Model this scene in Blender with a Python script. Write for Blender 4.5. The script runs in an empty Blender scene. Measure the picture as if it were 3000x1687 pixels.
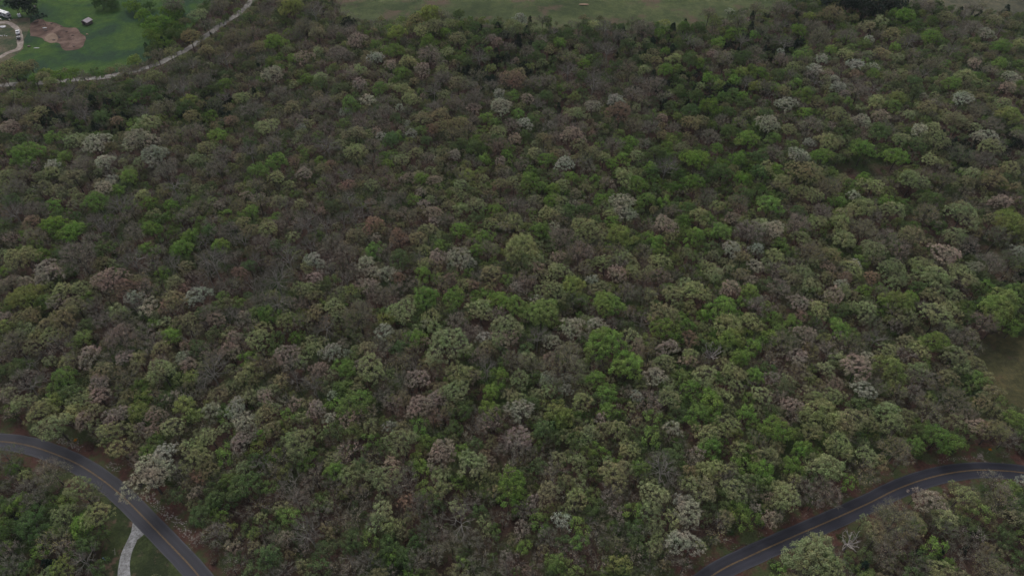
import bpy, bmesh, math, random
import numpy as np
from mathutils import Vector, Matrix
from mathutils.geometry import delaunay_2d_cdt

random.seed(7)
RNG = np.random.default_rng(11)
S = bpy.context.scene
COL = S.collection

# ------------------------------------------------------------------ camera
FPX = 2027.0                    # focal length in photograph pixels (3000 wide)
PITCH = math.radians(46.0)
CAMH = 200.0
cam_d = bpy.data.cameras.new('camera'); cam = bpy.data.objects.new('camera', cam_d); COL.objects.link(cam)
cam_d.sensor_width = 36.0; cam_d.lens = 36.0*FPX/3000.0
cam_d.clip_start = 1.0; cam_d.clip_end = 8000.0
cam.location = (0, 0, CAMH); cam.rotation_euler = (math.pi/2-PITCH, 0, 0)
S.camera = cam

# ------------------------------------------------------------------ overcast sky and a soft sun
SUN_EL, SUN_AZ = math.radians(52), math.radians(-25)
w = bpy.data.worlds.new('World'); S.world = w; w.use_nodes = True
nt = w.node_tree; nt.nodes.clear()
sky = nt.nodes.new('ShaderNodeTexSky'); sky.sky_type = 'NISHITA'; sky.sun_disc = False
sky.sun_elevation = SUN_EL; sky.sun_rotation = SUN_AZ; sky.dust_density = 4.0; sky.air_density = 1.0
hsv = nt.nodes.new('ShaderNodeHueSaturation'); hsv.inputs['Saturation'].default_value = 0.36
bg = nt.nodes.new('ShaderNodeBackground'); bg.inputs['Strength'].default_value = 0.11
wo = nt.nodes.new('ShaderNodeOutputWorld')
nt.links.new(sky.outputs[0], hsv.inputs['Color']); nt.links.new(hsv.outputs[0], bg.inputs[0]); nt.links.new(bg.outputs[0], wo.inputs[0])
sd = bpy.data.lights.new('sun', 'SUN'); sd.energy = 0.9; sd.angle = math.radians(22); sd.color = (1.0, 0.97, 0.92)
sun = bpy.data.objects.new('sun', sd); COL.objects.link(sun)
dv = Vector((math.sin(SUN_AZ)*math.cos(SUN_EL), math.cos(SUN_AZ)*math.cos(SUN_EL), math.sin(SUN_EL)))
sun.rotation_euler = dv.to_track_quat('Z', 'Y').to_euler(); sun.location = (0, 0, 300)
S.view_settings.view_transform = 'Standard'; S.view_settings.look = 'None'
S.view_settings.exposure = 0.22; S.view_settings.gamma = 1.0; S.view_settings.use_curve_mapping = False
S.render.engine = 'CYCLES'
S.cycles.max_bounces = 6; S.cycles.diffuse_bounces = 4; S.cycles.transmission_bounces = 2; S.cycles.glossy_bounces = 2

# ------------------------------------------------------------------ photograph pixel <-> ground
cP, sP = math.cos(PITCH), math.sin(PITCH)
def T(x, y):
    return 3.2*np.sin(x/75.0+0.8)*np.cos(y/85.0) + 1.8*np.sin(y/58.0+x/110.0) - 0.4
def ray(px, py):
    u = (px-1500.0)/FPX; v = -(py-843.5)/FPX
    return u, cP+v*sP, -sP+v*cP
def g(px, py, h=0.0):
    dx, dy, dz = ray(px, py); z = 0.0
    for _ in range(12):
        k = (z+h-CAMH)/dz; x, y = dx*k, dy*k; z = float(T(x, y))
    return x, y, z
def toimg(x, y, z):
    X, Y, Z = x, y, z-CAMH
    d = Y*cP-Z*sP
    return 1500+FPX*X/d, 843.5-FPX*(Y*sP+Z*cP)/d
def pxm(x, y, z):
    return FPX/(y*cP-(z-CAMH)*sP)

# ------------------------------------------------------------------ helpers
def tag(o, label=None, cat=None, group=None, kind=None):
    if label: o['label'] = label
    if cat: o['category'] = cat
    if group: o['group'] = group
    if kind: o['kind'] = kind
    return o
def link(name, me, mats=(), parent=None):
    o = bpy.data.objects.new(name, me)
    if parent is None or True: COL.objects.link(o)
    for m in mats:
        if m.name not in [q.name for q in me.materials if q]: me.materials.append(m)
    if parent: o.parent = parent
    return o
def empty(name, loc, rz=0.0):
    o = bpy.data.objects.new(name, None); COL.objects.link(o); o.location = loc; o.rotation_euler = (0, 0, rz)
    o.empty_display_size = 0.3
    return o
def mesh_np(name, V, F, mat_idx=None, shade=None, attr=None):
    """V (n,3), F list of arrays (m,k) -> mesh"""
    me = bpy.data.meshes.new(name)
    V = np.asarray(V, dtype=np.float32)
    loops = np.concatenate([f.reshape(-1) for f in F]).astype(np.int32)
    sizes = np.concatenate([np.full(len(f), f.shape[1]) for f in F]).astype(np.int32)
    starts = np.concatenate([[0], np.cumsum(sizes)[:-1]]).astype(np.int32)
    me.vertices.add(len(V)); me.vertices.foreach_set('co', V.reshape(-1))
    me.loops.add(len(loops)); me.loops.foreach_set('vertex_index', loops)
    me.polygons.add(len(sizes)); me.polygons.foreach_set('loop_start', starts); me.polygons.foreach_set('loop_total', sizes)
    if mat_idx is not None: me.polygons.foreach_set('material_index', np.asarray(mat_idx, dtype=np.int32))
    if attr is not None:
        a = me.attributes.new('shade', 'FLOAT', 'FACE'); a.data.foreach_set('value', np.asarray(attr, dtype=np.float32))
    me.update(calc_edges=True)
    return me

class MB:
    """collects boxes, prisms, tubes; build() links them as one mesh object"""
    def __init__(s): s.bm = bmesh.new()
    def box(s, c, d, rz=0, bev=0.0, rx=0):
        r = bmesh.ops.create_cube(s.bm, size=1.0)
        M = Matrix.Translation(c) @ Matrix.Rotation(rz, 4, 'Z') @ Matrix.Rotation(rx, 4, 'X') @ Matrix.Diagonal((*d, 1))
        bmesh.ops.transform(s.bm, matrix=M, verts=r['verts'])
        if bev:
            es = list({e for v in r['verts'] for e in v.link_edges})
            bmesh.ops.bevel(s.bm, geom=es, offset=bev, segments=2, affect='EDGES', profile=0.6)
        return s
    def prism(s, prof, y0, y1, axis='x'):
        """prof: list of (a,z); extruded along the other horizontal axis from y0 to y1"""
        def P(a, z, t): return (a, t, z) if axis == 'x' else (t, a, z)
        A = [s.bm.verts.new(P(a, z, y0)) for a, z in prof]; B = [s.bm.verts.new(P(a, z, y1)) for a, z in prof]
        s.bm.faces.new(A); s.bm.faces.new(B[::-1])
        n = len(prof)
        for i in range(n): s.bm.faces.new((A[i], B[i], B[(i+1) % n], A[(i+1) % n]))
        return s
    def cyl(s, c, r, h, axis='z', n=16, r2=None):
        q = bmesh.ops.create_cone(s.bm, cap_ends=True, segments=n, radius1=r, radius2=r if r2 is None else r2, depth=h)
        R = {'z': Matrix(), 'x': Matrix.Rotation(math.pi/2, 4, 'Y'), 'y': Matrix.Rotation(math.pi/2, 4, 'X')}[axis]
        bmesh.ops.transform(s.bm, matrix=Matrix.Translation(c) @ R.to_4x4(), verts=q['verts']); return s
    def ball(s, c, d, jitter=0.0, sub=2, seed=0):
        rr = random.Random(seed)
        q = bmesh.ops.create_icosphere(s.bm, subdivisions=sub, radius=1.0)
        for v in q['verts']:
            f = 1+rr.uniform(-jitter, jitter); v.co = Vector((v.co.x*d[0]*f, v.co.y*d[1]*f, v.co.z*d[2]*f))+Vector(c)
        return s
    def build(s, name, mat, parent=None, loc=None):
        bmesh.ops.recalc_face_normals(s.bm, faces=s.bm.faces)
        me = bpy.data.meshes.new(name); s.bm.to_mesh(me); s.bm.free(); me.materials.append(mat)
        o = bpy.data.objects.new(name, me); COL.objects.link(o)
        if parent: o.parent = parent
        if loc: o.location = loc
        return o

# ------------------------------------------------------------------ materials
def mat(name):
    m = bpy.data.materials.new(name); m.use_nodes = True; n = m.node_tree; n.nodes.clear()
    out = n.nodes.new('ShaderNodeOutputMaterial'); b = n.nodes.new('ShaderNodeBsdfPrincipled')
    n.links.new(b.outputs[0], out.inputs[0]); b.inputs['Roughness'].default_value = 0.9
    b.inputs['Specular IOR Level'].default_value = 0.2
    return m, n, b
def noise(n, scale, detail=6, rough=0.6, dist=0.0, vec=None):
    t = n.nodes.new('ShaderNodeTexNoise'); t.inputs['Scale'].default_value = scale; t.inputs['Detail'].default_value = detail
    t.inputs['Roughness'].default_value = rough; t.inputs['Distortion'].default_value = dist
    if vec is None:
        tc = n.nodes.get('TC') or n.nodes.new('ShaderNodeNewGeometry'); tc.name = 'TC'; vec = tc.outputs['Position']
    n.links.new(vec, t.inputs['Vector']); return t.outputs[0]
def ramp(n, fac, stops):
    r = n.nodes.new('ShaderNodeValToRGB'); e = r.color_ramp.elements
    while len(e) < len(stops): e.new(0.5)
    for i, (p, c) in enumerate(stops): e[i].position = p; e[i].color = (*c, 1) if len(c) == 3 else c
    n.links.new(fac, r.inputs[0]); return r.outputs[0]
def mix(n, fac, a, b, mode='MIX'):
    m = n.nodes.new('ShaderNodeMix'); m.data_type = 'RGBA'; m.blend_type = mode
    for sock, v in ((m.inputs[0], fac), (m.inputs[6], a), (m.inputs[7], b)):
        if isinstance(v, (int, float)): sock.default_value = v
        elif isinstance(v, tuple): sock.default_value = (*v, 1)
        else: n.links.new(v, sock)
    return m.outputs[2]
def bump(n, b, h, strength=0.5, dist=0.1):
    u = n.nodes.new('ShaderNodeBump'); u.inputs['Strength'].default_value = strength; u.inputs['Distance'].default_value = dist
    n.links.new(h, u.inputs['Height']); n.links.new(u.outputs[0], b.inputs['Normal'])
def plain(name, col, rough=0.6, var=0.12, scale=3.0, metal=0.0):
    m, n, b = mat(name)
    f = noise(n, scale)
    c = ramp(n, f, [(0.3, tuple(x*(1-var) for x in col)), (0.7, tuple(min(1, x*(1+var)) for x in col))])
    n.links.new(c, b.inputs['Base Color']); b.inputs['Roughness'].default_value = rough; b.inputs['Metallic'].default_value = metal
    return m

def m_floor():
    m, n, b = mat('forest_floor')
    a = ramp(n, noise(n, 0.9, 8, 0.75), [(0.30, (0.018, 0.012, 0.010)), (0.5, (0.060, 0.037, 0.028)), (0.72, (0.115, 0.073, 0.055))])
    gr = ramp(n, noise(n, 1.6, 8, 0.75), [(0.3, (0.018, 0.028, 0.010)), (0.7, (0.055, 0.080, 0.026))])
    k = ramp(n, noise(n, 0.045, 5, 0.65), [(0.46, (0, 0, 0)), (0.60, (1, 1, 1))])
    c = mix(n, k, a, gr); n.links.new(c, b.inputs['Base Color']); bump(n, b, noise(n, 1.5, 8, 0.8), 0.8, 0.4); return m
def m_grass(name, c0, c1, c2, big=0.03, fine=1.2, dirt=None, dirt_at=0.64):
    m, n, b = mat(name)
    base = ramp(n, noise(n, big, 6, 0.6, 0.4), [(0.41, c0), (0.5, c1), (0.59, c2)])
    f = ramp(n, noise(n, fine, 8, 0.8), [(0.25, (0.55, 0.55, 0.55)), (0.75, (1.45, 1.45, 1.45))])
    c = mix(n, 1.0, base, f, 'MULTIPLY')
    g2 = ramp(n, noise(n, big*7, 8, 0.75, 0.3), [(0.36, (0.66, 0.72, 0.66)), (0.5, (1, 1, 1)), (0.64, (1.38, 1.28, 1.2))]); c = mix(n, 1.0, c, g2, 'MULTIPLY')
    if dirt:
        k = ramp(n, noise(n, big*1.9, 7, 0.7), [(dirt_at, (0, 0, 0)), (dirt_at+0.09, (1, 1, 1))])
        c = mix(n, k, c, dirt)
    n.links.new(c, b.inputs['Base Color']); bump(n, b, noise(n, 2.5, 8, 0.8), 0.7, 0.25); return m
def m_dirt(name, c0, c1, c2, s=0.12):
    m, n, b = mat(name)
    c = ramp(n, noise(n, s, 9, 0.68, 0.5), [(0.40, c0), (0.5, c1), (0.60, c2)])
    f = ramp(n, noise(n, 2.5, 6, 0.8), [(0.3, (0.7, 0.7, 0.7)), (0.7, (1.25, 1.25, 1.25))])
    n.links.new(mix(n, 1.0, c, f, 'MULTIPLY'), b.inputs['Base Color']); bump(n, b, noise(n, 2.0, 8, 0.7), 0.5, 0.2); return m
def m_asphalt():
    m, n, b = mat('asphalt')
    uv = n.nodes.new('ShaderNodeUVMap'); sep = n.nodes.new('ShaderNodeSeparateXYZ'); n.links.new(uv.outputs[0], sep.inputs[0])
    # across profile: darker wheel tracks, paler edges and lane centres
    cr = ramp(n, sep.outputs[0], [(0.0, (0.085, 0.082, 0.080)), (0.022, (0.11, 0.107, 0.10)), (0.07, (0.045, 0.045, 0.055)), (0.17, (0.030, 0.030, 0.040)), (0.29, (0.037, 0.037, 0.047)),
                                  (0.40, (0.027, 0.027, 0.036)), (0.5, (0.045, 0.044, 0.050)), (0.60, (0.033, 0.033, 0.043)), (0.72, (0.050, 0.050, 0.062)),
                                  (0.84, (0.040, 0.040, 0.052)), (0.95, (0.058, 0.058, 0.068)), (0.98, (0.11, 0.107, 0.10)), (1.0, (0.085, 0.08, 0.078))])
    mp = n.nodes.new('ShaderNodeMapping'); mp.inputs['Scale'].default_value = (9.0, 0.05, 1); n.links.new(uv.outputs[0], mp.inputs[0])
    st = ramp(n, noise(n, 1.0, 7, 0.7, 0.2, mp.outputs[0]), [(0.3, (0.78, 0.78, 0.78)), (0.7, (1.3, 1.3, 1.28))])
    sp = ramp(n, noise(n, 5.0, 4, 0.8), [(0.3, (0.82, 0.82, 0.82)), (0.7, (1.2, 1.2, 1.2))])
    pt = ramp(n, noise(n, 0.05, 4, 0.5), [(0.35, (0.88, 0.88, 0.90)), (0.65, (1.18, 1.16, 1.14))])
    c = mix(n, 1.0, mix(n, 1.0, mix(n, 1.0, mix(n, 1.0, cr, st, 'MULTIPLY'), sp, 'MULTIPLY'), pt, 'MULTIPLY'), (0.38, 0.39, 0.50), 'MULTIPLY')
    n.links.new(c, b.inputs['Base Color']); b.inputs['Roughness'].default_value = 0.62; b.inputs['Specular IOR Level'].default_value = 0.35
    bump(n, b, noise(n, 8, 3, 0.8), 0.2, 0.02); return m
def m_paint():
    m, n, b = mat('yellow_road_paint')
    c = ramp(n, noise(n, 1.8, 8, 0.8), [(0.35, (0.07, 0.055, 0.045)), (0.52, (0.19, 0.12, 0.05)), (0.75, (0.27, 0.17, 0.06))])
    n.links.new(c, b.inputs['Base Color']); b.inputs['Roughness'].default_value = 0.7; return m
def m_verge():
    m, n, b = mat('roadside_soil')
    soil = ramp(n, noise(n, 0.9, 8, 0.75), [(0.3, (0.035, 0.019, 0.015)), (0.7, (0.105, 0.050, 0.038))])
    gr = ramp(n, noise(n, 1.5, 8, 0.75), [(0.3, (0.025, 0.035, 0.014)), (0.7, (0.075, 0.090, 0.035))])
    c = mix(n, ramp(n, noise(n, 0.14, 6, 0.7), [(0.45, (0, 0, 0)), (0.58, (1, 1, 1))]), soil, gr)
    st = ramp(n, noise(n, 2.2, 8, 0.75), [(0.42, (0.10, 0.075, 0.065)), (0.62, (0.33, 0.28, 0.26))])
    k = ramp(n, noise(n, 0.16, 8, 0.75), [(0.60, (0, 0, 0)), (0.67, (1, 1, 1))])
    n.links.new(mix(n, k, c, st), b.inputs['Base Color']); bump(n, b, noise(n, 2, 8, 0.8), 0.8, 0.3); return m
def leafmat(name, trans=0.33):
    m = bpy.data.materials.new(name); m.use_nodes = True; n = m.node_tree; n.nodes.clear()
    out = n.nodes.new('ShaderNodeOutputMaterial')
    at = n.nodes.new('ShaderNodeAttribute'); at.attribute_type = 'INSTANCER'; at.attribute_name = 'tint'
    sh = n.nodes.new('ShaderNodeAttribute'); sh.attribute_type = 'GEOMETRY'; sh.attribute_name = 'shade'
    v = ramp(n, sh.outputs['Fac'], [(0.0, (0.60, 0.62, 0.64)), (0.5, (0.98, 0.98, 0.98)), (1.0, (1.42, 1.40, 1.32))])
    c = mix(n, 1.0, at.outputs['Color'], v, 'MULTIPLY')
    hu = ramp(n, noise(n, 0.16, 4, 0.6), [(0.36, (0.92, 1.04, 0.92)), (0.5, (1, 1, 1)), (0.64, (1.10, 0.97, 1.02))]); c = mix(n, 1.0, c, hu, 'MULTIPLY')
    d = n.nodes.new('ShaderNodeBsdfDiffuse'); t = n.nodes.new('ShaderNodeBsdfTranslucent'); s = n.nodes.new('ShaderNodeMixShader')
    n.links.new(c, d.inputs[0]); n.links.new(c, t.inputs[0]); s.inputs[0].default_value = trans
    n.links.new(d.outputs[0], s.inputs[1]); n.links.new(t.outputs[0], s.inputs[2]); n.links.new(s.outputs[0], out.inputs[0])
    return m
M_LEAF = leafmat('leaves')
M_BARK = plain('bark', (0.085, 0.072, 0.064), 0.9, 0.35, 2.0)
M_TWIG = plain('pale_twigs', (0.20, 0.185, 0.16), 0.9, 0.35, 1.2)
M_BARE = plain('bare_branches', (0.30, 0.28, 0.255), 0.9, 0.35, 1.2)
M_SNAG = plain('bleached_wood', (0.36, 0.33, 0.31), 0.9, 0.2, 1.2)
M_FLOOR = m_floor()

# ------------------------------------------------------------------ ground
def axis_lines(lo, hi, step, far):
    a = list(np.arange(lo, hi+0.1, step)); s = step
    x = a[0]
    while x > -far: s *= 1.35; x -= s; a.insert(0, x)
    s = step; x = a[-1]
    while x < far: s *= 1.35; x += s; a.append(x)
    return np.array(a)
xs = axis_lines(-460, 460, 6, 4500); ys = axis_lines(0, 620, 6, 4500)
XX, YY = np.meshgrid(xs, ys); fall = 1.0
ZZ = T(XX, YY)
V = np.stack([XX, YY, ZZ], -1).reshape(-1, 3); nx, ny = len(xs), len(ys)
ii = (np.arange(ny-1)[:, None]*nx+np.arange(nx-1)[None, :]).reshape(-1)
gm = mesh_np('ground', V, [np.stack([ii, ii+1, ii+1+nx, ii+nx], 1)])
gm.polygons.foreach_set('use_smooth', [True]*len(gm.polygons))
tag(link('ground', gm, [M_FLOOR]), 'brown leaf-littered forest floor', kind='structure')

def catmull(P, n=10):
    P = [np.array(p, float) for p in P]; Q = [2*P[0]-P[1]]+P+[2*P[-1]-P[-2]]; out = []
    for i in range(1, len(Q)-2):
        for j in range(n):
            t = j/n; a, b, c, d = Q[i-1:i+3]
            out.append(0.5*((2*b)+(-a+c)*t+(2*a-5*b+4*c-d)*t*t+(-a+3*b-3*c+d)*t**3))
    out.append(Q[-2]); return np.array(out)
def resample(P, step):
    d = np.r_[0, np.cumsum(np.linalg.norm(np.diff(P, axis=0), axis=1))]
    t = np.arange(0, d[-1], step); return np.stack([np.interp(t, d, P[:, k]) for k in range(2)], 1)
def path_px(pts, step=2.0):
    return resample(catmull([g(*p)[:2] for p in pts]), step)
def smooth1(n, step, wl, amp, seed):
    r = np.random.default_rng(seed); k = int(n*step/wl)+4
    return np.interp(np.arange(n)*step, np.arange(k)*wl, r.uniform(-amp, amp, k))
def ribbon(name, P, off0, off1, lift, m, cols=3, edge=0.0, seed=1, parent=None, step=2.0):
    d = np.gradient(P, axis=0); d /= np.linalg.norm(d, axis=1)[:, None]; nrm = np.stack([d[:, 1], -d[:, 0]], 1)  # to the right
    n = len(P); w0 = smooth1(n, step, 3.0, edge, seed); w1 = smooth1(n, step, 3.0, edge, seed+50)
    rows = []
    for c in range(cols+1):
        f = c/cols; o = (off0+w0)*(1-f)+(off1+w1)*f
        q = P+nrm*o[:, None]; rows.append(np.c_[q, T(q[:, 0], q[:, 1])+lift])
    V = np.stack(rows, 1).reshape(-1, 3); k = cols+1
    i = (np.arange(n-1)[:, None]*k+np.arange(cols)[None, :]).reshape(-1)
    me = mesh_np(name, V, [np.stack([i, i+1, i+1+k, i+k], 1)])
    uv = me.uv_layers.new(name='UVMap'); li = np.empty(len(me.loops), np.int32); me.loops.foreach_get('vertex_index', li)
    U = np.stack([(li % k)/cols, (li//k)*step], 1).astype(np.float32); uv.data.foreach_set('uv', U.reshape(-1))
    return link(name, me, [m], parent)
def sheet(name, pts, lift, m, jit=1.0, seed=3, px=True, step=6.0):
    P = np.array([g(*p)[:2] for p in pts]) if px else np.array(pts, float)
    B = resample(catmull(list(P)+[P[0]], 6), 1.6)
    r = np.random.default_rng(seed); n = len(B)
    for wl, a in ((3.2, 0.5), (8.0, 1.0)):
        k = max(4, int(n*1.6/wl)); o = r.uniform(-1, 1, (k, 2)); o = np.vstack([o, o[:1]])
        t = np.linspace(0, k, n, endpoint=False)
        B += jit*a*np.stack([np.interp(t, np.arange(k+1), o[:, j]) for j in range(2)], 1)
    lo, hi = B.min(0), B.max(0); inner = []
    for x in np.arange(lo[0], hi[0], step):
        for y in np.arange(lo[1], hi[1], step):
            if inpoly(x, y, B) and np.min(np.hypot(B[:, 0]-x, B[:, 1]-y)) > 1.2: inner.append((x, y))
    vs = [Vector(p) for p in B]+[Vector(p) for p in inner]
    o = delaunay_2d_cdt(vs, [(i, (i+1) % n) for i in range(n)], [], 1, 1e-4)
    V = np.array([(p.x, p.y, float(T(p.x, p.y))+lift) for p in o[0]])
    F = [f if True else f for f in o[2]]
    me = bpy.data.meshes.new(name); me.from_pydata(V.tolist(), [], [list(f) for f in F]); me.update()
    for p in me.polygons: p.use_smooth = True
    return link(name, me, [m]), B
def inpoly(x, y, P):
    x1, y1 = P[:, 0], P[:, 1]; x2, y2 = np.roll(x1, -1), np.roll(y1, -1)
    c = ((y1 > y) != (y2 > y)) & (x < (x2-x1)*(y-y1)/(y2-y1+1e-12)+x1); return bool(np.count_nonzero(c) & 1)

# ---- grass, fields, dirt
yard_px = [(-160, -20), (60, -45), (300, -60), (620, -40), (600, 40), (520, 110), (450, 165), (400, 200), (330, 216), (200, 226), (60, 236), (-60, 238), (-160, 235)]
yard, YARD = sheet('grass_yard', yard_px, 0.05, m_grass('yard_grass', (0.012, 0.038, 0.015), (0.021, 0.058, 0.010), (0.036, 0.076, 0.010), 0.042), 1.5, 3)
tag(yard, 'vivid green mown grass around the yard', kind='structure')
field_px = [(975, -60), (985, 20), (1030, 66), (1110, 84), (1200, 78), (1300, 70), (1400, 72), (1500, 86), (1600, 92), (1720, 86), (1850, 90), (1960, 88), (2060, 78), (2150, 62), (2230, 42), (2330, 18), (2400, 0), (2460, -50), (2300, -120), (1000, -120)]
field, FIELD = sheet('field', field_px, 0.05, m_grass('pasture_grass', (0.036, 0.052, 0.018), (0.052, 0.070, 0.025), (0.070, 0.086, 0.034), 0.02, 0.8, (0.090, 0.066, 0.044), 0.53), 1.5, 4)
tag(field, 'dull green pasture beyond the forest', kind='structure')
f2px = [(2560, -60), (2600, 10), (2700, 30), (2800, 42), (2900, 52), (3040, 60), (3140, 40), (3200, -60)]
field2, FIELD2 = sheet('field', f2px, 0.05, m_grass('rough_pasture', (0.060, 0.060, 0.040), (0.075, 0.075, 0.050), (0.090, 0.085, 0.055), 0.03, 0.8, (0.10, 0.07, 0.06), 0.60), 1.5, 5)
tag(field2, 'brownish rough pasture in the far right corner', kind='structure')
f3px = [(2830, 1030), (2860, 1000), (2930, 985), (3060, 985), (3220, 1010), (3260, 1250), (3080, 1250), (3000, 1232), (2925, 1200), (2880, 1150), (2845, 1090)]
field3, FIELD3 = sheet('field', f3px, 0.05, m_grass('brown_pasture', (0.036, 0.037, 0.016), (0.052, 0.050, 0.022), (0.070, 0.064, 0.029), 0.06, 1.4, (0.060, 0.036, 0.026), 0.58), 1.2, 6)
tag(field3, 'brownish olive clearing at the right of the forest', kind='structure')
dq = [(450, 370), (500, 330), (600, 290), (670, 310), (720, 340), (820, 350), (900, 390), (1000, 420), (1100, 425), (1180, 430), (1250, 500), (1290, 600), (1260, 690), (1180, 750), (1050, 775), (980, 770), (930, 710), (860, 660), (790, 665), (700, 640), (650, 590), (560, 565), (460, 550), (450, 500), (450, 430)]
dirt, _d = sheet('dirt_patch', [(x/5.175, y/5.175) for x, y in dq], 0.09, m_dirt('red_soil', (0.062, 0.036, 0.028), (0.112, 0.070, 0.054), (0.16, 0.108, 0.088)), 0.9, 7, step=3.0)
tag(dirt, 'bare reddish brown dirt patch in the yard', kind='structure')
dq = [(680, 580), (730, 530), (800, 505), (860, 525), (885, 570), (870, 625), (820, 655), (750, 655), (700, 625)]
tan_, _d = sheet('tan_dirt', [(x/5.175, y/5.175) for x, y in dq], 0.12, m_dirt('tan_soil', (0.14, 0.095, 0.07), (0.19, 0.135, 0.10), (0.22, 0.16, 0.12)), 0.3, 8, step=3.0)
tag(tan_, 'round tan worn spot in the dirt patch', kind='structure')
vz = [(830, 850), (1000, 1045), (1150, 1200), (1400, 1448), (1470, 1540), (640, 1540), (720, 1400), (780, 1250), (790, 1120), (800, 980)]
verge_g, VG = sheet('grass_verge', [(x/2.576, 1125+y/2.576) for x, y in vz], 0.085, m_grass('verge_grass', (0.024, 0.033, 0.013), (0.035, 0.048, 0.018), (0.050, 0.064, 0.024), 0.12, 1.8, (0.11, 0.075, 0.055), 0.55), 0.8, 9)
tag(verge_g, 'green grass strip along the pale driveway', kind='structure')

wq = [(-60, 60), (30, 63), (52, 72), (66, 88), (84, 78), (92, 60), (78, 55), (60, 58), (70, 100), (62, 140), (45, 160), (10, 175), (-60, 190)]
wq = [(-80, 58), (20, 60), (60, 56), (88, 58), (86, 96), (72, 118), (66, 145), (48, 162), (15, 178), (-80, 215)]
worn, _w = sheet('worn_grass', wq, 0.075, m_grass('worn_lawn', (0.030, 0.048, 0.020), (0.060, 0.062, 0.034), (0.095, 0.080, 0.052), 0.10, 1.4, (0.13, 0.11, 0.085), 0.58), 0.9, 12, step=4.0)
tag(worn, 'worn olive grass around the driveway loop', kind='structure')
# ---- roads
zoomL = [(0, 432), (200, 460), (400, 522), (600, 610), (800, 742), (950, 870), (1100, 1020), (1250, 1175), (1400, 1330), (1500, 1445)]
zoomR = [(220, 1445), (500, 1300), (800, 1165), (1100, 1035), (1400, 900), (1600, 800), (1800, 725), (2000, 675), (2200, 650), (2400, 653), (2576, 670)]
road_pts = [(-420, 1318), (-220, 1292), (-100, 1287)]+[(x/2.576, 1125+y/2.576) for x, y in zoomL]+[(665, 1790), (800, 1930), (1050, 2060), (1350, 2090), (1650, 2000), (1880, 1840)]+[(2000+x/2.576, 1125+y/2.576) for x, y in zoomR]+[(3110, 1404), (3300, 1450)]
ROAD = path_px(road_pts)
M_ASPH = m_asphalt(); M_VERGE = m_verge()
RW = 2.95
vl = ribbon('road_verge', ROAD, -RW-6.8, -RW+0.3, 0.06, M_VERGE, 3, 1.3, 21); tag(vl, 'reddish soil and pale stones along the outer side of the paved road', kind='structure')
vr = ribbon('road_verge', ROAD, RW-0.3, RW+4.6, 0.06, M_VERGE, 3, 0.8, 31); tag(vr, 'reddish soil along the inner side of the paved road', kind='structure')
road = ribbon('road', ROAD, -RW, RW, 0.12, M_ASPH, 10, 0.07, 41); tag(road, 'dark asphalt two-lane road curving through the forest', kind='structure')
MP = m_paint()
for a in (-0.17, 0.05): ribbon('centre_line', ROAD, a, a+0.12, 0.15, MP, 1, 0.0, 1, road)
M_GRAVEL = m_dirt('grey_gravel', (0.13, 0.12, 0.11), (0.19, 0.18, 0.165), (0.25, 0.235, 0.22), 0.25)
M_WGRAVEL = m_dirt('white_gravel', (0.16, 0.16, 0.158), (0.24, 0.24, 0.245), (0.32, 0.32, 0.33), 1.1)
M_TGRAVEL = m_dirt('tan_gravel', (0.17, 0.14, 0.12), (0.24, 0.20, 0.175), (0.30, 0.26, 0.23), 0.25)
gz = [(2040, -150), (1980, -80), (1920, -20), (1830, 80), (1600, 240), (1450, 350), (1300, 430), (1150, 500), (850, 575), (550, 605), (200, 635), (0, 640), (-200, 645), (-420, 655)]
GROAD = path_px([(x/2.576, y/2.576) for x, y in gz])
tag(ribbon('gravel_road', GROAD, -2.4, 2.4, 0.11, M_GRAVEL, 4, 0.35, 61), 'pale grey gravel road curving past the yard', kind='structure')
dz = [(-200, 520), (0, 490), (200, 490), (380, 560), (520, 680), (590, 850), (612, 1050), (612, 1180), (550, 1300), (380, 1360), (200, 1420), (0, 1540), (-200, 1640)]
DRIVE = path_px([(x/10.35, 20+y/10.35) for x, y in dz], 1.5)
tag(ribbon('driveway', DRIVE, -1.65, 1.65, 0.10, M_TGRAVEL, 4, 0.25, 62, step=1.5), 'curved tan gravel driveway loop in the yard', kind='structure')
DRIVE2 = path_px([(410, 1532), (402, 1545), (394, 1566), (376, 1606), (364, 1649), (365, 1690), (378, 1740), (400, 1800)], 1.5)
tag(ribbon('driveway', DRIVE2, -1.5, 1.5, 0.105, M_WGRAVEL, 4, 0.25, 63, step=1.5), 'pale grey gravel driveway leaving the paved road', kind='structure')

apz = [(1000, 1040), (990, 1100), (980, 1160), (1010, 1190), (1045, 1165), (1085, 1140), (1100, 1120), (1050, 1060)]
ap, _a = sheet('driveway', [(x/2.576, 1125+y/2.576) for x, y in apz], 0.098, M_WGRAVEL, 0.25, 14, step=2.0)
tag(ap, 'pale gravel fan where the driveway meets the paved road', kind='structure')
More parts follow.
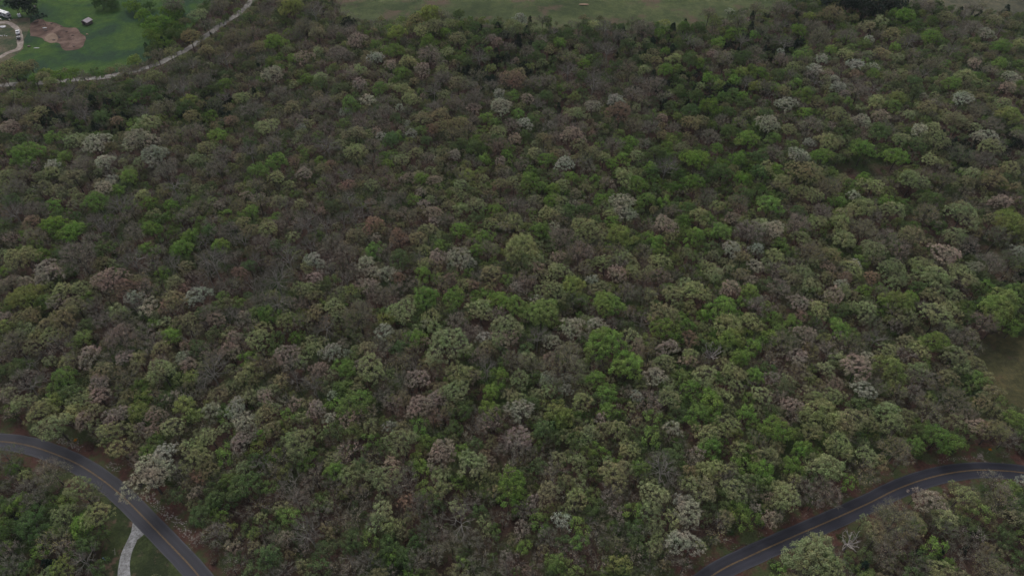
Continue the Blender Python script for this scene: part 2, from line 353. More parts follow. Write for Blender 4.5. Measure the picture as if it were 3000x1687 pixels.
# ------------------------------------------------------------------ tree generator
def tube(Vs, Fs, off, P, R, k=4):
    """append a tapered tube along points P with radii R; returns new offset"""
    P = np.asarray(P, float); n = len(P); d = np.gradient(P, axis=0); d /= np.linalg.norm(d, axis=1)[:, None]+1e-9
    ref = np.array([0.31, 0.17, 0.93]) if abs(d[0, 2]) < 0.9 else np.array([1.0, 0.1, 0])
    a = np.cross(d, ref); a /= np.linalg.norm(a, axis=1)[:, None]+1e-9; b = np.cross(d, a)
    ang = np.arange(k)*2*math.pi/k
    ring = P[:, None, :]+np.asarray(R)[:, None, None]*(a[:, None, :]*np.cos(ang)[None, :, None]+b[:, None, :]*np.sin(ang)[None, :, None])
    Vs.append(ring.reshape(-1, 3))
    i = np.arange(n-1)[:, None]*k; j = np.arange(k)[None, :]; j2 = (j+1) % k
    Fs.append((np.stack([i+j, i+j2, i+k+j2, i+k+j], -1).reshape(-1, 4)+off)); return off+n*k
def bend(p, q, r, sag=0.12, n=4):
    p, q = np.array(p, float), np.array(q, float); t = np.linspace(0, 1, n)[:, None]; L = np.linalg.norm(q-p)
    m = (p+q)/2+r.normal(0, sag*L, 3)*np.array([1, 1, 0.5])-np.array([0, 0, 0.10*L])
    return (1-t)**2*p+2*t*(1-t)*m+t*t*q
def unit(r, n, zmin=-1.0):
    z = r.uniform(zmin, 1, n); a = r.uniform(0, 2*math.pi, n); s = np.sqrt(1-z*z); return np.stack([s*np.cos(a), s*np.sin(a), z], 1)
def quads(P, N, s, r):
    n = len(P); N = N/(np.linalg.norm(N, axis=1)[:, None]+1e-9); t = np.cross(N, unit(r, n)); t /= np.linalg.norm(t, axis=1)[:, None]+1e-9; b = np.cross(N, t)
    s = (s*r.uniform(0.6, 1.35, n))[:, None]; l = s*r.uniform(0.55, 1.0, n)[:, None]
    V = np.stack([P-t*s-b*l*0.3, P-b*l, P+t*s+b*l*0.2, P+b*l], 1).reshape(-1, 3); return V, np.arange(4*n).reshape(-1, 4)

# style: lobe radius, leaves per lobe, leaf half size, twigs per lobe, lobes per m2 of crown, vertical squash
STYLE = {
 'leafy':  dict(lr=(0.75, 1.20), nl=100, ls=0.155, tw=1, dens=0.80, sq=0.80, fill=0.35, shade=0.16),
 'tufty':  dict(lr=(0.45, 0.80), nl=46, ls=0.12, tw=4, dens=1.35, sq=0.72, fill=0.30, shade=0.20),
 'airy':   dict(lr=(0.80, 1.40), nl=44, ls=0.10, tw=9, dens=0.80, sq=0.75, fill=0.45, shade=0.22),
 'bare':   dict(lr=(1.0, 1.7), nl=0, ls=0.1, tw=13, dens=0.55, sq=0.80, fill=0.4, shade=0.2),
}
def gen_tree(style, R, H, seed):
    r = np.random.default_rng(seed); st = STYLE[style]; sq = st['sq']*r.uniform(0.85, 1.15)
    # crown envelope with uneven lobed outline
    az_a = r.uniform(0.06, 0.30, 4)*np.array([1, 1, .8, .6]); az_p = r.uniform(0, 6.28, 4)
    def env(d):
        a = np.arctan2(d[:, 1], d[:, 0]); f = 1+sum(az_a[i]*np.sin((i+1)*a+az_p[i]) for i in range(4))*np.clip(1.1-np.abs(d[:, 2]), 0, 1)
        return d*np.stack([f, f, np.full(len(d), sq)], 1)*R
    C = np.array([r.normal(0, 0.04*R), r.normal(0, 0.04*R), H-R*sq*0.98])
    nlobe = max(7, int(st['dens']*math.pi*R*R*1.05))
    d = unit(r, nlobe*6, -0.35); d[:, 2] = np.where(r.random(len(d)) < 0.25, d[:, 2], np.abs(d[:, 2]))
    d /= np.linalg.norm(d, axis=1)[:, None]
    fr = np.where(r.random(len(d)) < st['fill'], r.uniform(0.25, 0.75, len(d)), r.uniform(0.80, 1.0, len(d)))
    Q = C+env(d)*fr[:, None]; lr = r.uniform(*st['lr'], len(Q)); keep = []
    for i in range(len(Q)):
        if all(np.linalg.norm(Q[i]-Q[j]) > 0.68*(lr[i]+lr[j]) for j in keep): keep.append(i)
        if len(keep) >= nlobe: break
    Q = Q[keep]-np.array([0, 0, 0.4])*lr[keep][:, None]; lr = lr[keep]
    # trunk and limbs
    TV, TF, off = [], [], 0
    rt = 0.030*H*(0.7+0.5*R/5.0)*0.62; fork = np.array([C[0]*0.6, C[1]*0.6, max(H*0.30, C[2]-R*sq*0.75)])
    base = np.array([[0, 0, -0.4], [r.normal(0, 0.08), r.normal(0, 0.08), fork[2]*0.5], fork]); off = tube(TV, TF, off, base, [rt*1.25, rt*0.95, rt*0.8], 7)
    nm = 3+int(R > 3)+int(R > 5)
    mains = []
    for k in range(nm):
        a = 2*math.pi*(k+r.uniform(-0.3, 0.3))/nm; e = C+np.array([math.cos(a)*R*0.42, math.sin(a)*R*0.42, R*sq*r.uniform(-0.05, 0.35)])
        P = bend(fork, e, r, 0.06, 5); off = tube(TV, TF, off, P, np.linspace(rt*0.62, rt*0.30, 5), 5); mains.append(P)
    P = bend(fork, C+np.array([0, 0, R*sq*0.45]), r, 0.05, 5); off = tube(TV, TF, off, P, np.linspace(rt*0.7, rt*0.25, 5), 5); mains.append(P)
    nodes = np.vstack([m[1:] for m in mains])
    for q in Q:
        dd = np.linalg.norm(nodes-q, axis=1)+0.6*np.clip(nodes[:, 2]-q[2], 0, None); s = nodes[int(np.argmin(dd))]
        P = bend(s, q, r, 0.09, 4); off = tube(TV, TF, off, P, np.linspace(rt*0.20+0.015, 0.028 if style != 'bare' else 0.055, 4), 3)
    TVa, TFa = np.vstack(TV), np.vstack(TF)
    # twigs
    CV, CF, off = [], [], 0
    for q, l in zip(Q, lr):
        out = q-(C-np.array([0, 0, R*0.5])); out /= np.linalg.norm(out)+1e-9
        for _ in range(st['tw']):
            e = q+(out*0.8+unit(r, 1)[0]*0.85+np.array([0, 0, 0.25]))*l*r.uniform(0.6, 1.15)
            P = bend(q-out*l*0.3, e, r, 0.10, 3); off = tube(CV, CF, off, P, [0.034, 0.026, 0.012], 3)
            if style in ('bare', 'airy'):
                for _k in range(2 if style == 'airy' else 3):
                    s = P[1]*(1-r.random())+P[2]*r.random() if False else P[1]+(P[2]-P[1])*r.random()
                    e2 = s+(e-q)*0.35+unit(r, 1)[0]*l*0.42; off = tube(CV, CF, off, [s, (s+e2)/2+r.normal(0, 0.04, 3), e2], [0.020, 0.015, 0.008], 3)
    nt_ = sum(len(f) for f in CF); sh = [np.full(nt_, 0.5)]; mi = [np.full(nt_, 1)]
    # leaves
    for q, l in zip(Q, lr):
        n = int(st['nl']*(l/np.mean(st['lr']))**2)
        if not n: continue
        out = q-(C-np.array([0, 0, R*0.4])); out /= np.linalg.norm(out)+1e-9
        dd = unit(r, n)+out*0.55+np.array([0, 0, 0.35]); dd /= np.linalg.norm(dd, axis=1)[:, None]
        rad = l*np.clip(r.normal(0.86, 0.20, n), 0.15, 1.35)
        lump = 1+0.16*np.sin(dd[:, 0]*5+l*9)+0.14*np.sin(dd[:, 1]*6+l*17)
        Pq = q+dd*(rad*lump)[:, None]*np.array([1, 1, 0.85])
        v, f = quads(Pq, dd+r.normal(0, 0.55, (n, 3)), st['ls'], r)
        CV.append(v); CF.append(f+off); off += len(v)
        sh.append(np.clip(0.5+r.normal(0, st['shade']*0.7)+r.normal(0, st['shade'], n), 0, 1)); mi.append(np.zeros(n))
    CVa = np.vstack(CV); CFa = np.vstack(CF)
    return (TVa, TFa), (CVa, CFa, np.concatenate(mi), np.concatenate(sh))
def gen_cedar(R, H, seed):
    r = np.random.default_rng(seed); TV, TF = [], []
    tube(TV, TF, 0, [[0, 0, -0.3], [0.05, 0, H*0.5], [0, 0, H*0.95]], [0.17, 0.11, 0.02], 6)
    CV, CF, off, sh = [], [], 0, []
    n = int(60*H/9)
    for i in range(n):
        t = (i+r.random())/n; z = H*(0.06+0.92*t); rr = R*(1-t)**0.5*r.uniform(0.6, 1.1); a = r.uniform(0, 6.28); l = 0.35+0.45*(1-t)
        q = np.array([math.cos(a)*rr*0.8, math.sin(a)*rr*0.8, z]); m = 42
        dd = unit(r, m)+np.array([math.cos(a)*0.5, math.sin(a)*0.5, 0.5]); dd /= np.linalg.norm(dd, axis=1)[:, None]
        P = q+dd*(l*r.uniform(0.5, 1.2, m))[:, None]; v, f = quads(P, dd+r.normal(0, 0.5, (m, 3)), 0.14, r)
        CV.append(v); CF.append(f+off); off += len(v); sh.append(np.clip(0.5+r.normal(0, 0.12)+r.normal(0, 0.15, m), 0, 1))
    return (np.vstack(TV), np.vstack(TF)), (np.vstack(CV), np.vstack(CF), np.zeros(off//4), np.concatenate(sh))

PROTO = {}      # (style, size) -> list of dicts
plist = []      # flat list for the geometry-node forest
PC = bpy.data.collections.new('tree_shapes')     # never linked to the scene
def add_proto(style, R, H, tr, cr, twig=None):
    (tv, tf), (cv, cf, mi, sh) = tr, cr
    tm = mesh_np('trunk', tv, [tf]); tm.materials.append(M_BARK if style != 'bare' else M_BARE)
    tm.polygons.foreach_set('use_smooth', [True]*len(tm.polygons))
    cm = mesh_np('crown', cv, [cf], mi, attr=sh); cm.materials.append(M_LEAF); cm.materials.append(M_TWIG)
    n = len(tf); k = len(tv)
    am = mesh_np('tree_shape', np.vstack([tv, cv]), [np.vstack([tf, cf+k])], np.r_[np.full(n, 2), mi], attr=np.r_[np.full(n, .5), sh])
    for m in (M_LEAF, M_TWIG, M_BARK if style != 'bare' else M_BARE): am.materials.append(m)
    idx = len(plist); o = bpy.data.objects.new('shape_%03d' % idx, am); PC.objects.link(o); plist.append(o)
    PROTO.setdefault(style, []).append(dict(R=R, H=H, trunk=tm, crown=cm, idx=idx))
SIZES = {'leafy': [(2.2, 6.5), (3.4, 9), (4.6, 11), (6.4, 13)], 'tufty': [(2.2, 7), (3.4, 9.5), (4.6, 11.5), (6.4, 13)],
         'airy': [(2.2, 7), (3.4, 9.5), (4.6, 11.5), (6.2, 12.5)], 'bare': [(2.4, 8), (3.6, 10), (5.0, 12)]}
sd_ = 100
for stl, sz in SIZES.items():
    for R, H in sz:
        for v in range(4 if R < 6 else 3):
            sd_ += 1; a, b = gen_tree(stl, R, H, sd_); add_proto(stl, R, H, a, b)
for R, H in ((2.2, 3.7), (3.4, 5.5), (4.8, 7.2)):
    for v in range(3):
        sd_ += 1; a, b_ = gen_tree('leafy', R, H, sd_); add_proto('bush', R, H, a, b_)
for R, H in ((1.6, 6.5), (2.1, 8.5)):
    for v in range(3):
        sd_ += 1; a, b = gen_cedar(R, H, sd_); add_proto('cedar', R, H, a, b)

# ------------------------------------------------------------------ where the trees stand (read off the photograph in nine tiles)
TILES = {
(0, 0): """G 190 1150 120;G 1300 200 80;G 1330 120 70;D 1230 250 60;G 1080 110 70;D 120 570 70;G 260 590 55;O 220 500 70;D 470 590 50;T 620 560 50;G 520 590 45;G 1200 300 70;G 395 1030 65;G 490 1180 60;P 560 1050 90;W 715 1070 105;W 1040 1040 120;W 1150 1160 110;W 780 1220 80;W 385 1235 50;P 1110 930 90;G 1010 925 45;G 1635 1030 80;P 1550 1110 70;P 1480 1190 65;G 2090 1210 85;G 1930 1290 80;K 2290 1300 70;R 2220 1220 50;W 2270 960 50;K 2230 900 70;P 2000 960 90;W 2060 555 100;K 2290 430 85;P 2400 380 50;R 2430 475 45;K 2540 400 90;G 2210 440 60;G 1700 630 60;P 1150 570 70;Y 1010 450 65;P 895 500 40;G 1000 760 45;R 870 900 50;Y 1420 750 60;O 1430 270 90;G 990 1330 75;G 880 1430 60;W 790 1400 75;W 840 1350 50;P 370 620 60;G 110 710 45;O 310 570 60;O 560 1330 90;P 380 1290 60;P 180 1310 50;P 50 1330 80;B 1360 640 90;B 2460 1080 95;B 610 850 80;B 480 700 80;T 1850 370 80;G 2410 1200 40;R 2490 1240 50;T 1690 1160 90;R 1610 1150 50;D 760 10 90;D 850 25 60;D 1120 40 50;G 1180 180 120;G 1260 90 80;G 1010 50 80;G 1150 260 90;P 1510 110 80;E 90 5 70;E 120 40 50;E 200 55 50;E 245 75 45;E 150 0 70;E 310 120 35;E 230 10 60;O 90 490 110;D 190 560 60;Y 340 550 55;G 430 570 60;R 40 590 60;P 1280 390 60;O 1180 410 70;O 940 540 60;G 2070 310 90;O 1960 350 70;O 2300 190 90;Y 2200 40 110;B 2370 80 95;O 1760 270 100;P 1810 740 70;D 1340 80 70;C 1230 310 50;D 1290 210 70;C 1100 350 40;T 1300 30 80;T 1650 30 90;T 1560 180 60;B 1060 640 70;D 1100 690 80;D 1000 640 70;T 700 640 90;T 590 780 90;T 380 760 80;P 300 830 60;O 240 900 80;T 110 850 90;K 60 960 80;D 160 1050 70;C 480 930 60;C 380 850 60;D 760 880 70;O 1250 800 90;O 1450 880 80;D 1400 800 70;D 1350 500 60;B 1450 480 70;B 1700 450 80;O 1560 380 70;T 1540 600 90;T 1240 1290 90;B 1300 1400 80;T 1450 1000 90;O 1300 1020 90;B 1080 850 70;G 1600 860 50;D 1620 780 70;B 1690 720 60;T 1900 820 90;T 2130 700 80;O 2200 800 70;T 2440 780 90;R 1740 900 60;B 1880 1130 70;D 1880 1060 60;T 2060 1080 90;O 1980 1120 60;K 1290 1230 60;T 1650 1260 90;K 800 1260 50;T 620 1240 90;K 230 1250 70;O 820 1100 60;T 90 1420 80;P 2080 1330 70;O 1930 1400 70;T 2470 1370 80;D 2420 620 70;G 2320 590 60;P 2420 580 60;O 2400 250 80;T 2520 240 70;R 1900 240 60;D 1880 130 60;C 2000 620 50;G 1990 590 40;R 1960 620 45""",
(1000, 0): """Y 660 105 110;O 700 190 90;Y 600 120 80;P 830 170 60;D 690 240 60;O 500 190 60;O 760 120 80;O 560 150 80;P 600 230 70;W 1355 135 65;P 1290 195 80;C 1425 150 40;D 960 215 40;E 50 160 60;D 390 215 45;D 1010 195 50;C 1180 210 60;D 1560 235 45;D 1700 240 50;C 2130 240 50;D 2330 225 45;C 2500 220 60;K 60 240 70;K 110 300 90;K 20 400 60;G 250 325 50;G 410 380 85;G 660 310 80;G 780 240 50;O 880 290 80;Y 420 240 80;P 540 220 50;W 250 430 75;K 370 480 60;P 510 470 80;K 660 400 105;K 620 520 80;P 800 390 60;K 60 560 70;P 140 520 60;R 250 560 45;G 450 540 60;G 1110 375 40;B 1040 420 70;K 1180 310 50;Y 1130 510 50;K 1270 350 50;R 1290 590 100;O 1340 550 70;O 1700 430 80;B 1710 520 80;Y 1430 500 40;G 1640 320 60;P 1910 190 60;B 2000 200 70;T 2280 200 90;Y 2440 170 40;G 2400 240 50;G 2450 520 70;O 2180 510 80;P 2280 520 50;B 1900 620 90;B 2010 370 80;T 2350 640 100;G 290 660 70;P 450 680 80;K 140 620 70;B 700 680 70;W 200 750 65;G 60 770 80;P 520 740 70;W 1190 700 55;W 1200 790 95;G 1300 720 60;K 1400 740 60;G 1100 890 60;G 1340 860 60;Y 1770 720 50;W 1890 800 70;W 2070 755 80;P 1770 860 80;R 2100 830 110;G 2350 850 35;K 1930 940 45;K 1290 940 70;W 1390 930 65;K 1310 1040 60;W 530 1000 50;W 500 920 30;W 440 810 40;W 30 840 50;K 150 920 60;W 300 1020 45;O 630 900 80;K 1000 810 60;O 900 930 80;R 1180 1090 85;O 1530 1040 70;K 1750 1010 95;O 1800 1090 70;K 850 1160 60;D 1000 1100 70;G 1090 1190 45;G 1020 1050 50;D 900 1080 60;P 100 1130 85;P 450 1200 60;K 640 1190 60;W 720 1190 30;P 560 1150 60;P 1460 1150 60;G 1560 1200 70;W 1690 1230 80;K 1200 1210 50;G 1250 1160 50;T 1370 1230 60;G 2180 1070 70;G 2130 1190 60;D 2370 1150 80;G 2470 1100 50;P 2230 1170 60;B 2450 1250 90;P 2120 1330 90;K 2010 1380 60;G 2230 1390 80;P 1670 1390 60;G 1420 1350 70;G 1720 1330 60;G 1920 1350 45;G 2340 1260 60;R 350 1370 65;K 700 1360 60;G 600 1340 60;G 350 1230 50;P 230 1390 60;R 50 1390 60;Y 960 1320 65;P 1080 1340 40;P 900 1400 70;O 1200 1380 60;P 1300 1370 60;K 460 1350 30;G 1600 1420 60;D 1270 250 70;C 1340 310 55;C 1400 230 50;D 1500 350 70;T 1500 300 60;O 1570 370 50;C 1250 440 60;C 1010 560 50;C 1180 450 50;D 1480 430 70;T 1400 380 70;B 1600 240 50;T 1560 600 70;D 1820 560 50;G 1830 480 55;P 1510 470 50;D 1960 480 60;C 2350 320 60;D 2150 330 60;T 2100 270 70;O 2380 450 50;C 2300 400 50;C 2500 380 60;D 1540 720 60;G 1660 660 40;T 1450 620 80;T 1230 600 60;T 770 590 80;O 880 620 80;T 980 650 80;T 850 780 80;O 760 860 80;T 700 800 60;T 330 830 70;D 410 880 50;T 240 850 60;O 100 1000 80;T 240 1100 80;T 330 930 50;D 380 1040 70;G 420 1020 40;O 840 1010 70;O 960 980 80;D 640 1060 50;R 690 960 60;T 1000 730 90;T 1130 640 60;D 1380 1010 50;T 1560 950 60;D 1500 1160 60;T 1600 1030 70;T 1560 860 60;T 1650 900 60;C 1640 800 35;B 1480 780 60;D 1430 820 50;O 1730 650 60;T 1990 660 70;B 2320 620 70;T 2200 700 80;O 2280 760 60;T 2450 720 60;C 2440 780 60;D 2550 680 60;O 2200 930 70;T 2330 960 80;K 2420 880 50;T 2500 960 60;O 2420 1010 50;P 2520 440 60;T 2280 1080 60;T 2050 1080 80;G 1960 1090 40;O 1880 1150 80;P 1980 1180 60;T 1850 1230 70;G 2050 1230 50""",
(2000, 0): """W 350 80 40;O 200 100 70;C 530 110 40;C 860 110 50;C 620 130 40;O 1130 100 110;Y 960 120 50;G 1690 110 80;C 2100 80 40;C 2440 80 60;E 1250 20 90;E 1400 50 100;E 1100 10 70;E 1550 30 90;E 1330 0 90;E 1480 80 70;E 1640 20 60;T 1860 40 80;T 2200 60 70;R 230 230 50;G 370 250 70;G 280 320 60;G 890 230 70;B 780 320 75;B 50 290 60;T 320 430 80;K 230 400 50;O 1580 250 80;O 1050 250 90;G 1880 280 90;W 1410 290 45;B 1720 300 60;O 1400 200 80;W 2290 250 75;G 2420 350 80;P 2550 330 60;B 2040 370 70;W 1050 440 60;P 1230 400 70;G 1120 370 50;W 1000 520 65;K 1100 550 50;W 1310 490 75;W 1440 490 40;R 740 450 70;W 740 380 35;G 880 410 50;W 1140 590 50;W 1170 650 70;G 1440 540 50;R 1310 550 50;O 1570 580 70;D 1740 620 80;Y 1640 740 70;G 930 700 75;G 860 620 50;D 1140 740 60;P 830 500 60;Y 440 540 60;Y 280 630 50;G 580 550 70;G 200 580 60;G 390 600 60;R 1060 770 35;T 1330 670 90;P 1460 760 70;W 2110 740 85;K 1930 770 35;W 1820 720 35;G 2050 620 70;P 2130 570 80;W 2480 580 75;K 2450 650 70;G 2400 470 60;K 2200 470 60;G 210 800 90;W 780 780 85;P 570 830 40;T 950 940 90;P 1170 860 100;W 1350 920 85;K 1500 870 70;P 1700 860 60;O 1860 800 80;O 2100 910 70;Y 2480 870 90;W 650 920 95;T 430 920 60;G 500 1050 90;G 690 1040 60;P 800 970 60;G 1370 1120 95;G 1620 1180 95;G 1060 1170 80;P 1090 1060 80;W 960 1070 50;K 700 1150 80;W 880 1170 80;W 950 1200 50;G 100 1200 110;O 930 1290 120;W 1780 980 80;P 1650 1050 80;P 1930 1040 100;W 2310 1040 90;P 2200 960 60;D 2110 1170 90;P 2330 1100 90;P 1880 1200 70;O 2000 1250 50;R 1830 1310 60;P 1740 1350 105;O 1990 1350 80;G 1370 1340 60;P 1430 1400 90;G 440 1340 70;O 2350 1350 100;P 2480 1270 80;G 100 1370 80;D 300 1300 90;O 1100 1400 100;P 620 1280 60;C 20 180 50;D 130 200 60;T 430 150 60;C 520 200 50;D 600 230 70;T 700 200 60;C 860 170 45;T 1000 190 70;T 730 60 90;O 560 60 70;P 1500 150 60;G 1600 100 60;D 1780 180 60;O 1990 130 80;O 2350 150 70;T 2200 200 80;T 2080 250 70;O 2500 180 60;T 1250 270 80;G 1600 350 50;O 1500 400 70;P 1620 430 60;T 1730 400 60;D 1980 330 50;O 1930 460 70;D 2080 430 60;T 2340 530 60;O 530 380 70;D 470 420 70;D 660 300 60;G 540 260 50;B 450 300 60;T 100 330 60;D 60 440 70;G 130 470 50;T 540 460 60;D 440 470 50;B 480 620 60;T 640 650 70;G 720 660 45;D 720 570 70;T 830 560 50;K 990 560 60;O 770 680 60;D 390 700 60;D 310 740 70;D 100 720 70;P 140 640 40;D 490 780 60;D 60 840 80;D 340 840 60;G 450 720 50;D 640 860 60;T 300 900 60;O 150 910 70;O 60 920 80;D 360 990 70;T 200 1020 80;G 260 1110 50;G 930 850 60;G 1250 760 40;K 1220 700 50;P 1900 950 60;T 1950 1080 50;D 1760 1090 80;O 2200 830 70;T 2350 940 80;P 2430 780 70;T 2550 1020 60;K 1150 950 60;D 1230 960 90;D 1480 980 90;O 2070 900 80;P 1450 1000 60;P 1990 900 50;W 2230 1020 60;D 600 1170 70;G 420 1190 70;P 640 1240 50;G 720 1270 50;D 570 1290 70;T 2240 1180 60;P 2180 1300 70;T 2300 1200 80""",
(0, 562): """G 720 70 90;G 400 100 50;D 600 110 50;P 1080 20 55;G 1110 80 60;G 1280 100 60;B 100 140 85;R 230 220 65;G 420 240 90;G 560 310 100;B 880 90 85;B 740 220 80;B 830 270 70;G 1190 270 50;G 1130 270 70;G 1430 330 70;G 1500 220 50;G 1700 160 50;G 1890 150 70;G 2080 180 40;R 2420 140 40;O 1830 230 60;K 1760 260 60;O 1890 290 70;P 2030 270 80;P 2210 330 50;B 1830 360 75;B 2310 240 95;B 2450 250 80;T 580 470 145;B 1000 510 100;G 1110 430 70;G 1380 420 80;G 1660 400 70;P 180 490 105;G 310 470 60;Y 250 390 65;K 70 350 60;G 170 310 40;K 350 600 115;D 530 580 60;W 180 670 60;P 340 700 60;K 820 650 125;R 930 710 80;Y 190 790 125;P 460 750 90;K 430 830 80;G 1230 600 50;B 1300 530 75;B 1600 520 115;B 1560 600 80;R 1800 600 60;B 2170 480 105;W 2370 510 75;P 2320 560 60;K 2380 640 70;P 2300 730 90;B 1890 680 65;T 1730 700 80;B 2080 640 110;B 1970 720 65;W 1010 790 75;W 1140 830 60;W 1500 780 95;P 1310 680 70;R 1380 730 50;G 1690 790 60;G 1790 840 50;O 1310 800 90;R 1260 850 70;O 940 940 80;P 880 890 70;T 1580 920 90;K 1620 960 70;W 1100 890 60;P 2530 860 80;G 2030 920 90;P 2150 970 75;P 1990 1030 75;O 2280 990 80;T 1860 960 80;B 2460 1010 85;K 770 970 80;O 1400 970 90;P 1250 970 50;K 1100 1030 70;Y 610 1110 80;G 1290 1080 75;O 480 960 120;O 200 930 90;K 40 950 60;P 380 1080 80;K 900 1080 125;T 1150 1130 80;P 1690 1090 50;P 1940 1120 100;G 2210 1100 45;P 2340 1120 60;K 1730 1190 80;K 670 1230 90;P 380 1270 50;K 940 1240 70;P 1040 1250 60;W 1380 1240 55;K 1200 1290 70;B 1590 1340 120;O 1590 1290 90;K 2160 1220 100;W 2490 1200 80;G 1870 1250 60;P 1220 1350 105;G 480 1400 105;O 960 1420 80;Y 1440 1390 60;O 1950 1270 80;P 2280 1270 60;O 2120 1420 60;P 1820 1400 70;K 740 1430 80;O 100 1130 100;T 60 1220 80;G 2550 1300 50;D 90 60 70;T 270 120 80;T 270 330 90;D 450 470 60;T 1000 320 80;D 770 420 70;D 850 470 50;T 920 200 60;T 1400 180 80;T 980 120 70;O 1500 110 80;T 1600 220 70;B 1530 360 60;T 1640 320 70;D 1580 280 60;G 1270 180 50;P 1170 160 50;D 1200 190 50;T 1700 70 60;K 1650 100 50;T 1950 60 70;O 2100 70 70;P 2260 90 60;T 2190 170 70;K 2240 240 60;D 2490 100 60;T 2080 250 60;B 2150 80 60;T 2000 380 90;D 2080 400 60;B 2330 380 70;T 2500 370 80;B 1730 290 60;O 1400 560 60;T 1150 560 80;P 830 530 40;T 700 370 80;O 960 420 60;T 1200 440 60;K 1440 640 60;O 1060 650 60;O 700 720 70;P 600 720 70;G 680 790 55;O 560 840 80;O 800 780 70;T 1100 720 80;R 1070 690 60;K 60 680 70;O 60 700 60;T 100 580 50;G 20 600 40;P 90 470 60;T 2450 560 70;B 2500 600 50;D 1880 560 60;B 1930 500 60;T 1760 480 60;D 2430 700 60;T 1990 820 90;B 2080 830 90;T 1900 840 60;T 2180 840 80;P 2050 770 50;O 2380 900 70;R 2350 910 50;D 2100 1100 60;K 1760 1080 50;D 1620 1060 70;B 1440 1090 60;D 1480 1170 80;T 1560 1200 80;K 1830 920 40;T 1700 1000 60;G 1150 980 40;T 1300 900 70;T 700 860 80;D 660 1000 70;T 560 1050 70;O 340 1000 70;P 260 1080 70;O 250 1170 80;P 160 1010 60;T 430 1150 90;D 100 1330 90;K 150 1400 80;B 240 1280 60;O 560 1250 80;P 500 1280 60;T 820 1250 60;B 1640 1240 50;T 1800 1120 70;O 2060 1300 70;P 1900 1330 70;T 2200 1320 80;K 2400 1330 70;B 2230 1410 60;P 2380 1180 60;D 2080 1180 60;R 1400 1150 50;O 1200 1180 70;K 1420 1290 60;D 1350 1320 50;T 1120 1180 60;O 760 1340 80;O 860 1400 60""",
